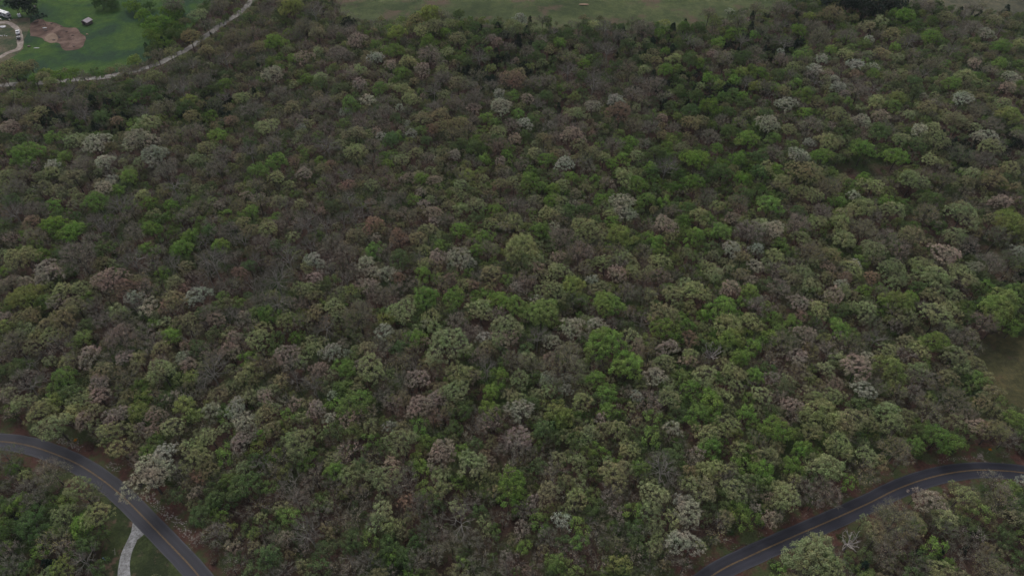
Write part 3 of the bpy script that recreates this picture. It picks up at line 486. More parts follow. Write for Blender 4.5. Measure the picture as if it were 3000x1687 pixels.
(1000, 562): """B 50 60 70;R 320 140 70;R 240 240 80;R 430 330 80;P 650 290 80;K 700 220 50;P 900 130 50;P 1010 90 80;O 580 350 70;G 900 280 70;G 1160 130 60;G 1080 340 70;P 1130 230 60;P 1300 220 90;K 1240 260 50;W 1610 250 50;G 1500 280 70;P 1560 150 70;G 240 430 70;W 180 540 75;W 240 600 60;W 350 610 75;R 470 580 55;K 730 490 80;P 640 530 60;G 620 620 70;P 720 350 40;G 750 400 60;P 620 430 50;W 880 480 95;W 960 530 60;K 980 380 50;P 1360 420 140;P 1430 510 90;O 1100 430 80;O 1320 530 60;K 1660 340 105;P 1850 270 125;Y 2110 330 105;G 2060 220 60;G 1950 50 60;W 2130 80 100;W 2150 170 90;P 2030 160 60;G 2310 60 70;G 2440 70 50;K 2430 240 90;G 2390 370 60;P 2480 330 60;K 1790 450 95;K 1640 480 60;P 1640 590 85;O 1520 620 60;O 1120 610 80;G 1240 650 50;K 1370 660 80;R 1240 730 50;P 930 690 60;R 980 700 50;W 820 560 30;R 830 650 60;Y 60 740 50;K 210 700 80;K 250 790 70;G 1010 770 45;G 630 790 100;G 860 820 100;P 1590 740 115;G 1180 820 80;G 1300 850 90;Y 1750 700 90;W 1470 810 55;D 1760 800 80;G 2010 840 120;D 2270 780 90;K 2140 740 75;K 2180 910 65;R 2400 640 80;P 2200 600 70;Y 2170 580 50;P 2400 520 80;Y 1510 910 140;P 2500 780 90;O 1960 730 80;O 130 920 130;P 450 910 110;P 1050 890 105;P 680 940 80;K 870 970 90;K 1160 920 75;P 1230 1020 135;K 1220 1110 100;W 320 1050 75;O 420 1100 80;P 800 1140 170;W 1590 1120 70;W 1740 1030 105;W 1920 1000 75;B 1480 1090 85;G 2000 1140 155;G 2450 1030 110;O 2440 920 110;P 2190 1080 60;O 1690 1270 165;O 1290 1270 100;K 1040 1230 70;O 1430 1290 80;B 1090 1310 85;O 180 1180 80;P 230 1310 125;O 420 1290 90;K 570 1400 90;P 900 1370 115;G 1200 1390 80;P 1350 1400 80;W 1560 1400 65;W 1700 1400 55;W 2360 1380 85;P 2440 1280 80;G 2160 1310 125;G 1940 1410 80;G 50 1320 70;O 1900 1290 70;B 540 1290 70;W 20 1210 40;B 150 100 70;B 100 180 70;O 100 330 80;T 370 80 60;T 470 160 60;O 540 170 60;K 620 90 50;G 540 60 50;T 200 350 50;W 260 340 40;T 340 430 70;D 430 500 90;T 400 520 60;B 370 530 50;T 40 460 90;O 120 450 60;T 800 220 70;K 690 150 70;G 1030 430 60;T 1020 640 60;O 740 550 50;G 950 600 40;T 100 600 70;T 430 740 80;T 380 820 70;O 270 260 60;K 1230 80 50;T 1330 90 60;T 1440 80 70;G 1580 60 60;P 1660 70 60;D 1720 130 60;K 1750 80 40;G 1440 150 40;T 1380 130 50;D 1830 130 60;O 1640 210 60;O 2290 220 50;G 2320 330 50;T 2500 140 60;O 1960 430 70;D 1880 380 60;O 2070 440 70;O 2270 440 60;P 1990 520 80;P 2120 480 70;O 1830 590 70;W 1900 660 50;K 2080 600 80;K 1330 720 60;K 1470 560 50;R 1420 680 60;O 740 690 70;R 760 730 50;T 560 700 50;T 680 560 50;R 420 640 60;Y 350 960 60;P 560 1040 60;D 560 980 60;G 540 1100 80;D 440 1170 70;T 320 1180 80;P 700 1020 60;W 650 990 50;K 970 1050 70;W 1070 1100 60;R 990 1110 40;O 930 800 60;D 850 910 60;P 1390 1240 60;O 1100 1180 80;D 1200 1180 60;D 1380 1180 60;T 2050 1000 60;K 2350 960 50;G 2550 1100 40;K 2240 1160 70;O 2330 1180 70;D 1820 1130 50;T 1650 1040 60;G 1640 1000 50;W 1820 1080 40;O 1850 1200 60;P 1980 1280 50;D 1600 860 70;O 1600 940 60;R 2280 650 60;P 2340 780 50;D 2380 860 60;K 2470 1170 80;B 2260 980 50;O 2300 1300 60;T 680 1380 60;O 720 1300 70;D 1120 1410 60;G 820 1410 50;K 330 1250 60;O 540 1200 80""",
(2000, 562): """G 660 100 100;K 1050 140 80;P 1360 110 100;P 1580 130 95;P 1000 30 80;O 1840 150 100;P 2120 160 125;Y 2470 220 120;K 2400 60 80;O 2350 200 60;P 600 240 60;K 520 280 105;W 680 280 85;K 860 250 95;G 100 320 80;G 300 300 80;R 440 130 60;P 1020 220 70;P 1200 240 80;O 1370 280 115;O 1740 330 105;P 2050 330 90;K 2000 480 110;P 890 340 70;W 370 430 80;W 560 420 55;G 740 380 60;O 630 360 50;P 1230 350 80;P 700 480 70;W 550 550 60;O 450 480 60;P 900 590 80;K 1650 430 90;P 1420 430 90;P 1600 580 110;P 1810 560 100;P 1280 560 80;O 950 450 100;O 1100 470 90;P 250 620 70;P 100 760 110;G 510 750 85;K 740 730 90;G 310 870 110;P 1220 740 70;K 1150 770 80;P 1030 880 80;O 1500 750 60;K 900 830 80;K 560 860 80;W 585 800 30;Y 1640 830 120;P 1900 640 120;P 2120 640 110;W 2220 560 60;Y 2380 870 130;Y 2450 800 110;D 2260 830 70;O 1890 780 80;P 1930 930 115;P 2020 880 80;P 1390 890 90;O 1700 950 90;P 340 990 105;P 520 970 80;G 700 950 60;G 840 970 60;Y 350 1100 90;O 750 1130 105;K 940 1080 95;G 1170 1020 90;B 1460 1100 65;D 1440 980 70;O 1270 1130 85;P 60 1230 70;S 220 1220 95;K 60 1270 60;G 440 1240 80;K 870 1240 80;K 1110 1190 85;K 1310 1330 125;W 1390 1240 55;P 1560 1180 70;Y 1570 1320 125;G 1890 1130 105;P 2070 1230 90;K 1700 1220 70;P 180 1380 105;P 1080 1320 60;O 870 1360 95;P 380 1350 80;P 1650 1400 70;P 140 170 70;G 200 200 50;O 420 70 80;P 270 100 60;D 50 120 60;D 180 60 70;D 470 20 70;D 880 140 60;T 780 130 50;G 1180 70 60;W 1290 20 50;G 1550 60 60;T 1450 180 60;O 1230 160 70;D 1900 60 90;O 2200 280 60;T 2170 400 90;D 2380 330 90;W 2540 440 60;D 2500 520 100;T 2350 540 90;D 1950 260 60;R 2540 60 50;P 1700 300 60;K 1540 330 70;O 1480 520 70;G 1380 510 60;O 1200 620 70;R 1230 640 60;R 1430 640 60;W 1300 540 50;K 1100 560 60;P 990 520 50;T 700 590 80;K 360 720 80;O 420 620 60;K 530 660 50;D 630 700 50;P 780 580 60;O 830 650 70;O 1100 640 60;P 960 690 60;P 1600 670 80;P 1680 640 60;D 1800 720 70;G 1380 740 60;W 1210 700 60;G 1540 830 60;G 1720 790 60;T 1900 720 50;D 2230 720 60;G 2300 700 50;K 2100 680 60;P 2050 780 70;T 1850 890 80;K 1600 900 70;D 1190 880 70;P 1280 860 60;O 1140 830 60;D 1010 990 60;K 1600 1000 60;R 900 930 50;P 30 700 70;G 150 940 50;P 60 860 60;G 30 1000 60;R 60 1100 70;D 140 1140 60;O 620 1180 60;G 660 1080 60;K 660 1270 60;G 540 1170 70;O 960 1180 70;K 1200 1090 60;P 1780 1330 80;O 1450 1320 60;P 1780 1180 80;O 1700 1130 70;T 2120 1090 50;T 1990 1050 80;P 2130 1330 60;T 1830 1400 80;O 2000 1390 70;K 680 1400 70;P 780 1420 60;P 1180 1250 60;D 640 1330 60;G 560 1380 70;O 300 1290 60;K 2280 980 90;D 2180 940 60;G 2500 1010 70;O 2060 1130 60;K 2140 1060 60;O 2150 1230 50;T 1330 1240 60""",
(0, 1125): """P 160 130 80;P 330 190 110;P 420 310 120;P 590 130 90;Y 430 120 80;K 40 80 70;K 750 80 80;Y 1030 200 80;G 1080 110 60;K 870 240 100;R 1170 90 60;K 1300 90 60;K 1170 220 75;Y 1400 150 90;W 1600 190 75;W 1780 170 85;W 1830 270 85;Y 1490 240 65;P 1300 320 85;P 1690 320 50;P 850 350 110;P 900 480 85;O 860 270 60;K 1050 330 50;K 1140 350 60;P 1580 380 80;K 1810 440 85;R 1330 420 40;P 2280 430 125;P 2200 400 80;P 1480 550 110;P 1400 470 60;W 1240 530 95;W 1120 690 170;G 1690 530 70;Y 1930 480 60;O 1550 640 80;P 1820 640 75;G 2520 640 75;P 2250 520 60;K 2370 680 85;D 1830 790 120;D 1730 880 70;D 1500 980 90;D 1620 870 80;T 2250 870 80;P 1960 1000 45;G 2180 1000 85;B 2330 1120 120;Y 1910 1120 50;D 2020 1290 100;P 2480 880 50;T 1640 1130 100;Y 1720 1090 50;K 2270 1250 65;P 2290 1360 60;D 1900 1420 80;T 1750 1380 70;D 60 540 110;T 380 650 115;T 300 640 70;P 180 680 50;P 590 790 115;Y 490 870 70;O 690 850 70;P 480 1000 110;P 700 1000 110;G 600 1070 90;D 220 1060 120;D 60 1080 80;G 30 1050 50;O 420 1180 110;K 480 1240 60;G 290 1250 60;Y 460 1380 90;K 60 1230 80;D 640 1200 80;D 760 1120 50;T 200 800 100;T 80 720 60;T 250 870 80;D 740 1380 60;T 80 1370 90;P 350 1430 60;G 2160 230 55;P 2270 240 50;P 2080 180 50;K 2380 180 75;W 2510 70 40;G 2540 150 60;W 2490 250 50;O 1990 240 90;P 2460 340 50;K 2000 90 70;K 90 200 60;O 60 60 60;O 700 200 70;K 620 260 70;P 560 210 80;G 1100 500 60;D 1180 480 50;T 1240 280 60;T 1350 700 60;D 1330 830 60;O 1400 760 50;R 1500 690 60;K 1480 800 50;B 1340 640 60;D 1230 100 60;O 1650 70 80;T 1560 300 60;O 1880 100 60;P 2050 40 50;P 2000 140 50;T 2150 130 60;K 2230 140 60;G 1980 370 60;O 2050 330 70;D 2050 470 60;D 1920 560 60;B 1980 590 70;T 2120 560 70;G 2090 520 50;G 2350 560 60;B 2240 870 70;T 2130 820 60;G 1640 1000 60;T 1860 970 60;D 2050 1080 60;T 2420 980 70;O 2460 1080 60;T 2060 1200 80;K 2150 1150 60;D 2450 1230 80;K 1760 1220 60;T 2150 1400 80;D 2400 1380 80;T 2520 1400 60;O 1920 1230 60;G 150 900 70;G 400 1090 50;D 360 950 50;D 560 1250 60;G 70 640 50;T 520 1420 60;D 180 1370 60""",
(1000, 1125): """G 110 130 120;O 160 210 80;K 370 130 75;P 850 60 105;K 570 170 100;K 720 100 75;R 690 240 75;G 1130 50 70;G 1100 180 80;K 1130 270 95;W 1360 190 105;P 1340 110 70;Y 1610 200 90;Y 1680 250 80;D 1530 330 85;P 1560 40 60;W 1690 30 50;P 1820 120 80;G 1990 60 80;G 2010 200 80;K 2300 110 95;W 2230 80 50;P 2480 100 80;P 2080 330 85;G 2350 250 65;G 2340 400 70;W 2510 330 65;K 60 500 95;P 220 310 60;W 350 310 50;P 470 430 120;G 590 320 70;K 740 520 125;G 220 420 60;G 560 590 70;G 610 650 70;K 60 250 80;G 910 480 50;P 1000 600 120;P 1060 700 70;P 310 720 120;P 50 680 80;P 750 700 90;P 760 790 70;K 1340 400 100;K 1290 470 100;P 1870 380 85;P 1640 550 60;P 1800 590 75;P 2170 480 80;P 2010 580 50;O 2050 700 120;O 2130 640 80;K 2050 860 100;K 2070 960 60;P 1770 860 85;G 1310 760 120;G 1260 880 70;G 1360 860 70;O 1560 820 95;G 1490 1030 75;T 1380 940 80;G 1800 1060 75;W 1670 1030 75;D 1100 880 70;P 880 950 70;B 900 1020 105;P 1080 1040 70;P 300 940 95;P 240 1050 75;P 380 1060 70;T 100 980 80;D 640 1080 80;T 1220 1000 60;B 2430 620 125;P 2380 850 115;P 2330 950 85;G 2190 960 75;P 2500 1000 75;W 2550 870 50;W 2540 1180 90;G 1790 1170 65;G 1620 1340 85;G 1370 1210 55;K 1240 1290 50;K 1340 1320 65;Y 2110 1350 75;K 1790 1350 50;P 2350 1230 70;D 2200 1080 60;D 100 1180 90;D 350 1210 80;T 830 1200 80;Y 910 1340 40;T 1900 1200 80;T 1450 1430 60;K 2090 1260 30;T 1930 1340 70;D 1760 430 70;T 1600 650 70;K 1270 640 60;D 1480 620 60;T 1000 350 60;D 900 200 90;D 860 320 70;O 820 180 70;D 1000 450 60;R 1030 510 40;K 380 600 70;O 230 560 60;D 160 600 60;P 100 610 50;R 80 820 60;K 180 830 50;W 400 800 50;T 600 880 80;O 680 850 60;D 710 900 60;D 590 960 70;R 480 880 60;T 520 800 60;T 1000 860 60;D 1060 960 60;T 740 1060 70;T 960 1160 80;D 560 1170 60;T 700 1280 80;D 480 1300 80;T 200 1330 90;G 380 1300 50;T 1060 1280 70;D 1180 1180 60;D 1160 1400 70;T 1000 1400 80;K 350 1430 60;G 500 1430 40;T 80 1400 70;T 1550 1150 80;T 1620 1250 60;K 1480 1300 50;T 1750 1270 60;T 1940 1100 70;D 1680 1180 60;T 2060 1120 60;D 2220 1180 60;T 2200 1280 70;G 2010 1420 50;D 2340 1370 70;T 2280 1080 60;O 1560 700 60;P 1700 720 50;G 1950 500 60;K 1960 260 60;O 2180 250 60;D 2200 350 50;D 1960 900 50;O 2220 700 60;P 2350 740 60;T 1180 500 50;O 1450 520 50;O 1150 800 60;K 1440 880 60""",
(2000, 1125): """G 80 30 80;P 200 30 60;P 330 90 60;P 400 20 70;G 500 100 50;P 600 80 80;G 210 130 95;G 120 220 105;G 490 200 75;K 720 80 70;P 340 300 95;P 180 370 100;G 200 470 95;P 430 480 65;G 690 350 115;O 570 440 75;O 640 540 90;G 460 600 65;G 830 600 85;G 890 480 75;K 830 150 75;K 820 240 60;P 1050 190 110;P 1170 280 90;P 1150 80 80;P 980 350 80;O 1300 270 115;P 1550 200 90;P 1580 290 90;W 1380 40 85;D 1350 150 60;O 1860 200 95;O 2080 110 95;K 2010 170 50;O 2280 140 85;K 2250 320 80;O 2350 330 110;G 2530 260 75;G 1930 400 110;G 2030 440 70;D 1780 350 70;O 1620 500 120;P 1190 480 110;P 1400 530 80;O 1370 640 100;P 1080 620 115;K 1090 810 110;K 1020 890 70;G 1260 740 60;P 400 800 95;P 160 640 80;O 160 790 100;P 260 640 80;G 620 640 90;D 570 740 80;P 800 830 110;P 730 790 80;G 440 1010 75;G 540 1000 60;G 430 920 60;P 720 890 60;K 650 1010 60;W 60 960 115;W 20 880 60;W 70 1200 90;P 140 1210 50;O 250 1130 75;K 40 1400 60;P 990 1300 185;P 1060 1360 150;P 960 1200 70;O 1600 1030 180;O 1720 1060 110;O 1490 1120 90;P 1370 1000 50;K 1870 880 100;K 1980 960 70;P 2120 830 100;P 1990 1010 90;Y 2250 950 75;O 2400 870 110;T 2380 740 90;W 2560 710 50;G 1900 1220 75;K 2230 1130 75;C 1370 1370 70;O 2330 1390 120;D 2460 1170 80;P 1960 1400 90;D 1750 1430 70;S 1270 1180 100;O 2500 1000 70;G 2030 1350 50;T 2100 1180 60;K 1560 1250 70;K 1650 1170 70;T 1500 1330 60;O 700 470 50;D 660 190 50;K 640 150 40;K 50 550 50;P 60 750 70;D 120 880 60;O 500 830 80;P 650 730 60;P 850 700 50;D 950 700 60;O 960 620 50;D 1330 400 50;T 1700 620 50;O 1500 580 60;P 1440 300 70;O 1230 340 60;D 1280 160 60;O 1400 220 60;P 1000 100 70;O 930 50 60;O 1640 60 70;T 1750 60 70;R 1800 130 50;T 2180 230 70;D 2160 350 60;O 2470 150 60;T 2450 400 60;G 2110 440 50;O 340 1010 60;T 280 1000 60;D 330 920 50;T 740 990 50;K 560 930 40;K 700 1000 50;P 480 720 60;T 280 730 60;O 60 650 60;D 2000 1090 80;D 2150 1060 60;D 1800 1300 60;T 2100 1300 60;D 2550 1300 70;K 2480 1440 50;T 2200 1250 50;O 2300 1230 50;G 740 1400 60;D 2500 900 60;K 1780 820 60"""
}
TINT = {'W': (0.47, 0.48, 0.395), 'P': (0.345, 0.395, 0.19), 'O': (0.32, 0.295, 0.16), 'G': (0.175, 0.300, 0.062), 'D': (0.100, 0.165, 0.060),
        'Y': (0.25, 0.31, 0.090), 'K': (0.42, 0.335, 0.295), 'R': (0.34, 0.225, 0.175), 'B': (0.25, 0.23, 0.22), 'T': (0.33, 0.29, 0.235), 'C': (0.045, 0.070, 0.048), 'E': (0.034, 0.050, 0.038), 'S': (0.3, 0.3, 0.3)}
STY = {'W': [('tufty', 1)], 'P': [('tufty', .85), ('leafy', .15)], 'O': [('tufty', .6), ('airy', .4)], 'G': [('leafy', 1)], 'D': [('leafy', .85), ('airy', .15)],
       'Y': [('leafy', .8), ('tufty', .2)], 'K': [('tufty', .55), ('airy', .45)], 'R': [('airy', .55), ('tufty', .45)], 'B': [('bare', 1)], 'T': [('airy', 1)], 'C': [('cedar', 1)], 'E': [('leafy', 1)], 'S': [('snag', 1)]}
KIND = {'bush': ('large_shrub', 'shrub'), 'leafy': ('leafy_tree', 'leafy tree'), 'tufty': ('budding_tree', 'budding tree'), 'airy': ('sparse_tree', 'sparse tree'), 'bare': ('bare_tree', 'bare tree'),
        'cedar': ('cedar_tree', 'cedar'), 'snag': ('dead_tree', 'dead tree')}
HK = {'bush': lambda R: 1.2+1.3*R, 'leafy': lambda R: 4.6+1.55*R, 'tufty': lambda R: 4.9+1.6*R, 'airy': lambda R: 4.9+1.6*R, 'bare': lambda R: 5.2+1.6*R, 'cedar': lambda R: 3.5+1.9*R, 'snag': lambda R: 6+1.0*R}
SQ = {'bush': 0.8, 'leafy': 0.80, 'tufty': 0.72, 'airy': 0.75, 'bare': 0.8, 'cedar': 1.6, 'snag': 1.2}
rt = random.Random(5)
def droad(x, y, P): return float(np.min(np.hypot(P[:, 0]-x, P[:, 1]-y)))
def pick(c):
    q = rt.random(); a = 0
    for s, p in STY[c]:
        a += p
        if q <= a: return s
    return s
RPX = [toimg(x, y, float(T(x, y))) for x, y in GROAD]; RPX = np.array([p for p in RPX if (600 < p[0] < 800) or (440 < p[0] < 560) or (180 < p[0] < 330) or p[0] < 50])
RPX2 = np.array([toimg(x, y, float(T(x, y))) for P_ in (ROAD, DRIVE2, DRIVE) for x, y in P_])
RPX3 = np.array([toimg(x, y, float(T(x, y))) for x, y in ROAD]); CLR = np.array([(2885, 1045), (2910, 1030), (2950, 1025), (2990, 1030), (2900, 1080), (2940, 1080), (2985, 1080), (2925, 1120), (2960, 1130), (2990, 1130), (2955, 1170), (2985, 1175)])
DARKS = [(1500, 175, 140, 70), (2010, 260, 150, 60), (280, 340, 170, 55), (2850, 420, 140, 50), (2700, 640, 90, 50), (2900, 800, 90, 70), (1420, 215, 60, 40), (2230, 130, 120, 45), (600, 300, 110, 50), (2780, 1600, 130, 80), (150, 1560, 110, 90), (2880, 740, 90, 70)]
GAPS = [(2540, 492, 105, 34), (2745, 690, 42, 26), (2893, 748, 60, 55), (2910, 600, 40, 30), (1450, 1090, 30, 24), (1285, 1215, 40, 28), (2490, 360, 40, 22), (1130, 1210, 28, 30), (2300, 1060, 18, 40), (2615, 975, 45, 30), (1400, 1180, 30, 26), (2740, 1560, 70, 50), (700, 1480, 40, 30)]
def cover(x, y, R, H, s, f, Q=None):
    Q = RPX if Q is None else Q
    z = float(T(x, y)); a, b = toimg(x, y, z+H-R*SQ[s]*0.8); r_ = R*pxm(x, y, z+7)*f
    return bool(np.any(np.hypot(Q[:, 0]-a, Q[:, 1]-b) < r_))
TREES = []   # dict(x,y,R,H,code,style,manual)
for (ox, oy), txt in TILES.items():
    for it in txt.replace('\n', '').split(';'):
        c, a, b, r_ = it.split(); px, py = ox+float(a)/2.576, oy+float(b)/2.576; rp = float(r_)/2.576
        s = pick(c); R = rp/pxm(*g(px, py, 7)); 
        R = min(max(R*(0.90-0.13*min(1, max(0, (700-py)/700))), 1.6), 8.2)
        if c == 'C': R = min(R*0.75, 3.4)
        if s == 'bare': R = min(R, 6.5)
        H = HK[s](R)*rt.uniform(0.93, 1.07)
        if c in 'GDY' and px < 620 and inpoly(*g(px, py, 2)[:2], YARD): s = 'bush'; H = HK[s](R)
        x, y, z = g(px, py, H-R*SQ[s]*0.8)
        if c != 'S':
            for P_, dmin in ((ROAD, 5.0), (GROAD, 3.4), (DRIVE, 2.6), (DRIVE2, 2.8)):
                for _ in range(12):
                    dd = np.hypot(P_[:, 0]-x, P_[:, 1]-y); k = int(np.argmin(dd))
                    if dd[k] >= dmin: break
                    vx, vy = x-P_[k, 0], y-P_[k, 1]; L = math.hypot(vx, vy)+1e-6; x += vx/L*0.6; y += vy/L*0.6
        big = (c == 'W' and rp > 60) or rp > 68 or c == 'S'
        for _ in range(14):
            if big or py < 900 or not cover(x, y, R, H, s, 1.05, RPX3): break
            k = int(np.argmin(np.hypot(ROAD[:, 0]-x, ROAD[:, 1]-y))); y += 0.8 if y > ROAD[k, 1] else -0.8
        if py > 900 and px > 2600 and cover(x, y, R, H, s, 0.95, CLR): continue
        if c not in 'GYS' and cover(x, y, R, H, s, 0.75): continue
        TREES.append(dict(x=x, y=y, R=R, H=H, c=c, s=s, man=True))
NMAN = len(TREES)
# the rest of the wood: spaced trees of the kinds that stand near them
cell = {}
def put(t): cell.setdefault((int(t['x']//8), int(t['y']//8)), []).append(t)
def near(x, y, k=1):
    i, j = int(x//8), int(y//8); return [t for a in range(-k, k+1) for b in range(-k, k+1) for t in cell.get((i+a, j+b), [])]
for t in TREES: put(t)
MX = np.array([t['x'] for t in TREES]); MY = np.array([t['y'] for t in TREES])
DULL = {'W': 'PTKP', 'P': 'PPOTG', 'O': 'OOTP', 'G': 'GDOG', 'D': 'DDO', 'Y': 'GPO', 'K': 'TKPO', 'R': 'TRO', 'B': 'BTOD', 'T': 'TODB', 'C': 'CDD', 'E': 'CDD', 'S': 'TTO'}
def free(x, y, R):
    if droad(x, y, ROAD) < 7.6+0.35*R or droad(x, y, GROAD) < 3.6+0.3*R or droad(x, y, DRIVE) < 3.5+R or droad(x, y, DRIVE2) < 2.6+0.8*R: return False
    for P_ in (YARD, FIELD, FIELD2, FIELD3, VG):
        if inpoly(x, y, P_): return False
    return True
for _ in range(90000):
    y = 40+rt.random()**0.8*520; hw = 90+0.92*y*1.0
    x = rt.uniform(-hw, hw)
    R = min(max(rt.gauss(2.05, 0.85), 1.1), 4.6)
    px, py = toimg(x, y, float(T(x, y)))
    if py < -230 or py > 2150 or px < -220 or px > 3220: continue
    if any(((px-a)/w_)**2+((py-20-b_)/h_)**2 < 1 for a, b_, w_, h_ in GAPS): continue
    if any(math.hypot(t['x']-x, t['y']-y) < 0.64*(t['R']+R) for t in near(x, y)): continue
    if not free(x, y, R): continue
    k = np.argsort((MX-x)**2+(MY-y)**2)[:6]; c0 = TREES[int(rt.choice(list(k)))]['c']
    c = rt.choice(DULL[c0])
    if rt.random() < (0.34 if px > 1250 else 0.08 if py < 900 else 0.25): c = rt.choice('GDGDYPO')
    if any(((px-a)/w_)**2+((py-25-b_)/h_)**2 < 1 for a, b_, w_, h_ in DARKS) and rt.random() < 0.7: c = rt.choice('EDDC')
    s = pick(c)
    if c == 'C': R *= 0.85
    H = HK[s](R)*rt.uniform(0.68, 1.02)
    if cover(x, y, R, H, s, 1.0) or cover(x, y, R, H, s, 0.9, RPX2) or cover(x, y, R, H, s, 1.0, CLR): continue
    t = dict(x=x, y=y, R=R, H=H, c=c, s=s, man=False); TREES.append(t); put(t)
vis = []
for i, t in enumerate(TREES):
    z = float(T(t['x'], t['y'])); t['z'] = z; t['px'], t['py'] = toimg(t['x'], t['y'], z+t['H']-t['R']*SQ[t['s']]*0.8)
    t['rp'] = t['R']*pxm(t['x'], t['y'], z+7); t['rz'] = rt.uniform(0, 6.28)
    b = TINT[t['c']]; v = rt.uniform(0.82, 1.2) if t['man'] else rt.uniform(0.52, 0.98); h = rt.uniform(-0.07, 0.07)  # filler crowns get darker tints, putting deeper shade between the main trees
    t['tint'] = (b[0]*v*(1+h), b[1]*v, b[2]*v*(1-h))
    if t['c'] not in 'EC':
        kk = np.argsort((MX-t['x'])**2+(MY-t['y'])**2)[:14]; mean = np.mean([TINT[TREES[q]['c']] for q in kk], axis=0)
        f_ = 0.22 if t['man'] else 0.30; t['tint'] = tuple(float(a*(1-f_)+m_*f_) for a, m_ in zip(t['tint'], mean))
    stl = t['s'] if t['s'] != 'snag' else 'bare'
    cand = sorted(PROTO[stl], key=lambda p: abs(math.log(p['R']/t['R']))); m0 = abs(math.log(cand[0]['R']/t['R']))
    cand = [p for p in cand if abs(math.log(p['R']/t['R'])) < m0+0.02]; t['p'] = rt.choice(cand)
    t['in'] = -t['rp']*0.6 < t['px'] < 3000+t['rp']*0.6 and -t['rp']*0.6 < t['py'] < 1687+t['rp']*0.6
print('trees', NMAN, len(TREES), 'in view', sum(t['in'] for t in TREES))

# individuals: of every kind the (at most) 300 that show largest; the remainder is one stuff object
CAP = {'bush': 300, 'leafy': 300, 'tufty': 300, 'airy': 300, 'bare': 300, 'cedar': 300, 'snag': 300}
single = []
for s in KIND:
    L = sorted([t for t in TREES if t['s'] == s and t['in']], key=lambda t: -(t['rp']*(1.5 if t['man'] else 1.0)))
    single += L[:CAP[s]]
sid = {id(t) for t in single}
COLW = {'W': 'whitish grey', 'P': 'pale sage green', 'O': 'olive tan', 'G': 'vivid green', 'D': 'dark green', 'Y': 'yellow green', 'K': 'pinkish grey',
        'R': 'rusty brown', 'B': 'grey leafless', 'T': 'dull brown twiggy', 'C': 'blackish green', 'E': 'blackish evergreen', 'S': 'bleached'}
COLS = ['far left', 'left', 'left of centre', 'central', 'right of centre', 'right', 'far right']
ROWS = ['in farthest forest', 'in far forest', 'in upper forest', 'in middle forest', 'in lower forest', 'in near forest', 'in nearest forest']
ONE = ['', 'first', 'second', 'third', 'fourth', 'fifth', 'sixth', 'seventh', 'eighth', 'ninth', 'tenth', 'eleventh', 'twelfth', 'thirteenth', 'fourteenth', 'fifteenth', 'sixteenth', 'seventeenth', 'eighteenth', 'nineteenth']
def ordinal(i):
    if i < 20: return ONE[i]
    tens = {2: ('twentieth', 'twenty'), 3: ('thirtieth', 'thirty'), 4: ('fortieth', 'forty'), 5: ('fiftieth', 'fifty')}[i//10]
    return tens[0] if i % 10 == 0 else tens[1]+'-'+ONE[i % 10]
groups = {}
for t in single:
    ci = min(6, max(0, int(t['px']/3000*7))); ri = min(6, max(0, int((max(t['py'], 0)/1687)**0.85*7)))
    d = droad(t['x'], t['y'], ROAD)
    if d < 15:
        k = int(np.argmin(np.hypot(ROAD[:, 0]-t['x'], ROAD[:, 1]-t['y'])))
        place = '%s the %s paved bend' % ('beyond' if t['y'] > ROAD[k, 1] else 'in front of', 'left' if t['px'] < 1400 else 'right')
    elif droad(t['x'], t['y'], GROAD) < 9: place = 'beside the gravel road'
    elif inpoly(t['x'], t['y'], YARD): place = 'in the grass yard'
    elif np.min(np.hypot(FIELD[:, 0]-t['x'], FIELD[:, 1]-t['y'])) < 12: place = 'against the far pasture, '+COLS[ci]
    elif np.min(np.hypot(FIELD3[:, 0]-t['x'], FIELD3[:, 1]-t['y'])) < 12: place = 'against the brown clearing'
    else: place = '%s, %s' % (ROWS[ri], COLS[ci])
    sz = 'small' if t['R'] < 2.9 else ('broad' if t['R'] > 5.2 else 'medium')
    lab = (sz, COLW[t['c']], {'cedar': 'cedar', 'bush': 'shrub', 'snag': 'dead tree'}.get(t['s'], 'tree'), place); groups.setdefault(lab, []).append(t)
for lab, L in groups.items():
    L.sort(key=lambda t: t['px']); n = len(L)
    for i, t in enumerate(L):
        t['label'] = ' '.join(lab)+('' if n == 1 else ', '+ordinal(i+1)+' from left')
GRP = {'bush': 'shrubs round the grass yard', 'leafy': 'leafy green trees of the forest', 'tufty': 'budding trees of the forest', 'airy': 'sparse twiggy trees of the forest', 'bare': 'leafless trees of the forest',
       'cedar': 'dark cedars among the trees', 'snag': 'dead trees'}
def snag(seed, R, H):
    r = np.random.default_rng(seed); TV, TF, off = [], [], 0
    off = tube(TV, TF, off, [[0, 0, -0.3], [0.1, 0, H*0.25], [0.15, 0.1, H*0.42]], [0.34, 0.28, 0.24], 7); CV, CF, o2 = [], [], 0
    for k in range(9):
        a = 2*math.pi*k/9+r.uniform(-0.3, 0.3); s = np.array([0.15, 0.1, H*r.uniform(0.28, 0.42)]); e = np.array([math.cos(a)*R*r.uniform(.7, 1), math.sin(a)*R*r.uniform(.7, 1), H*r.uniform(0.55, 0.98)])
        P = bend(s, e, r, 0.10, 6); o2 = tube(CV, CF, o2, P, np.linspace(0.19, 0.05, 6), 5)
        for j in range(6):
            q = P[2+j % 4]; f = q+unit(r, 1)[0]*R*0.38+np.array([0, 0, 0.7]); o2 = tube(CV, CF, o2, bend(q, f, r, 0.12, 4), np.linspace(0.08, 0.025, 4), 4)
    a = mesh_np('trunk', np.vstack(TV), [np.vstack(TF)]); b = mesh_np('branches', np.vstack(CV), [np.vstack(CF)])
    for m in (a, b): m.materials.append(M_SNAG)
    return a, b
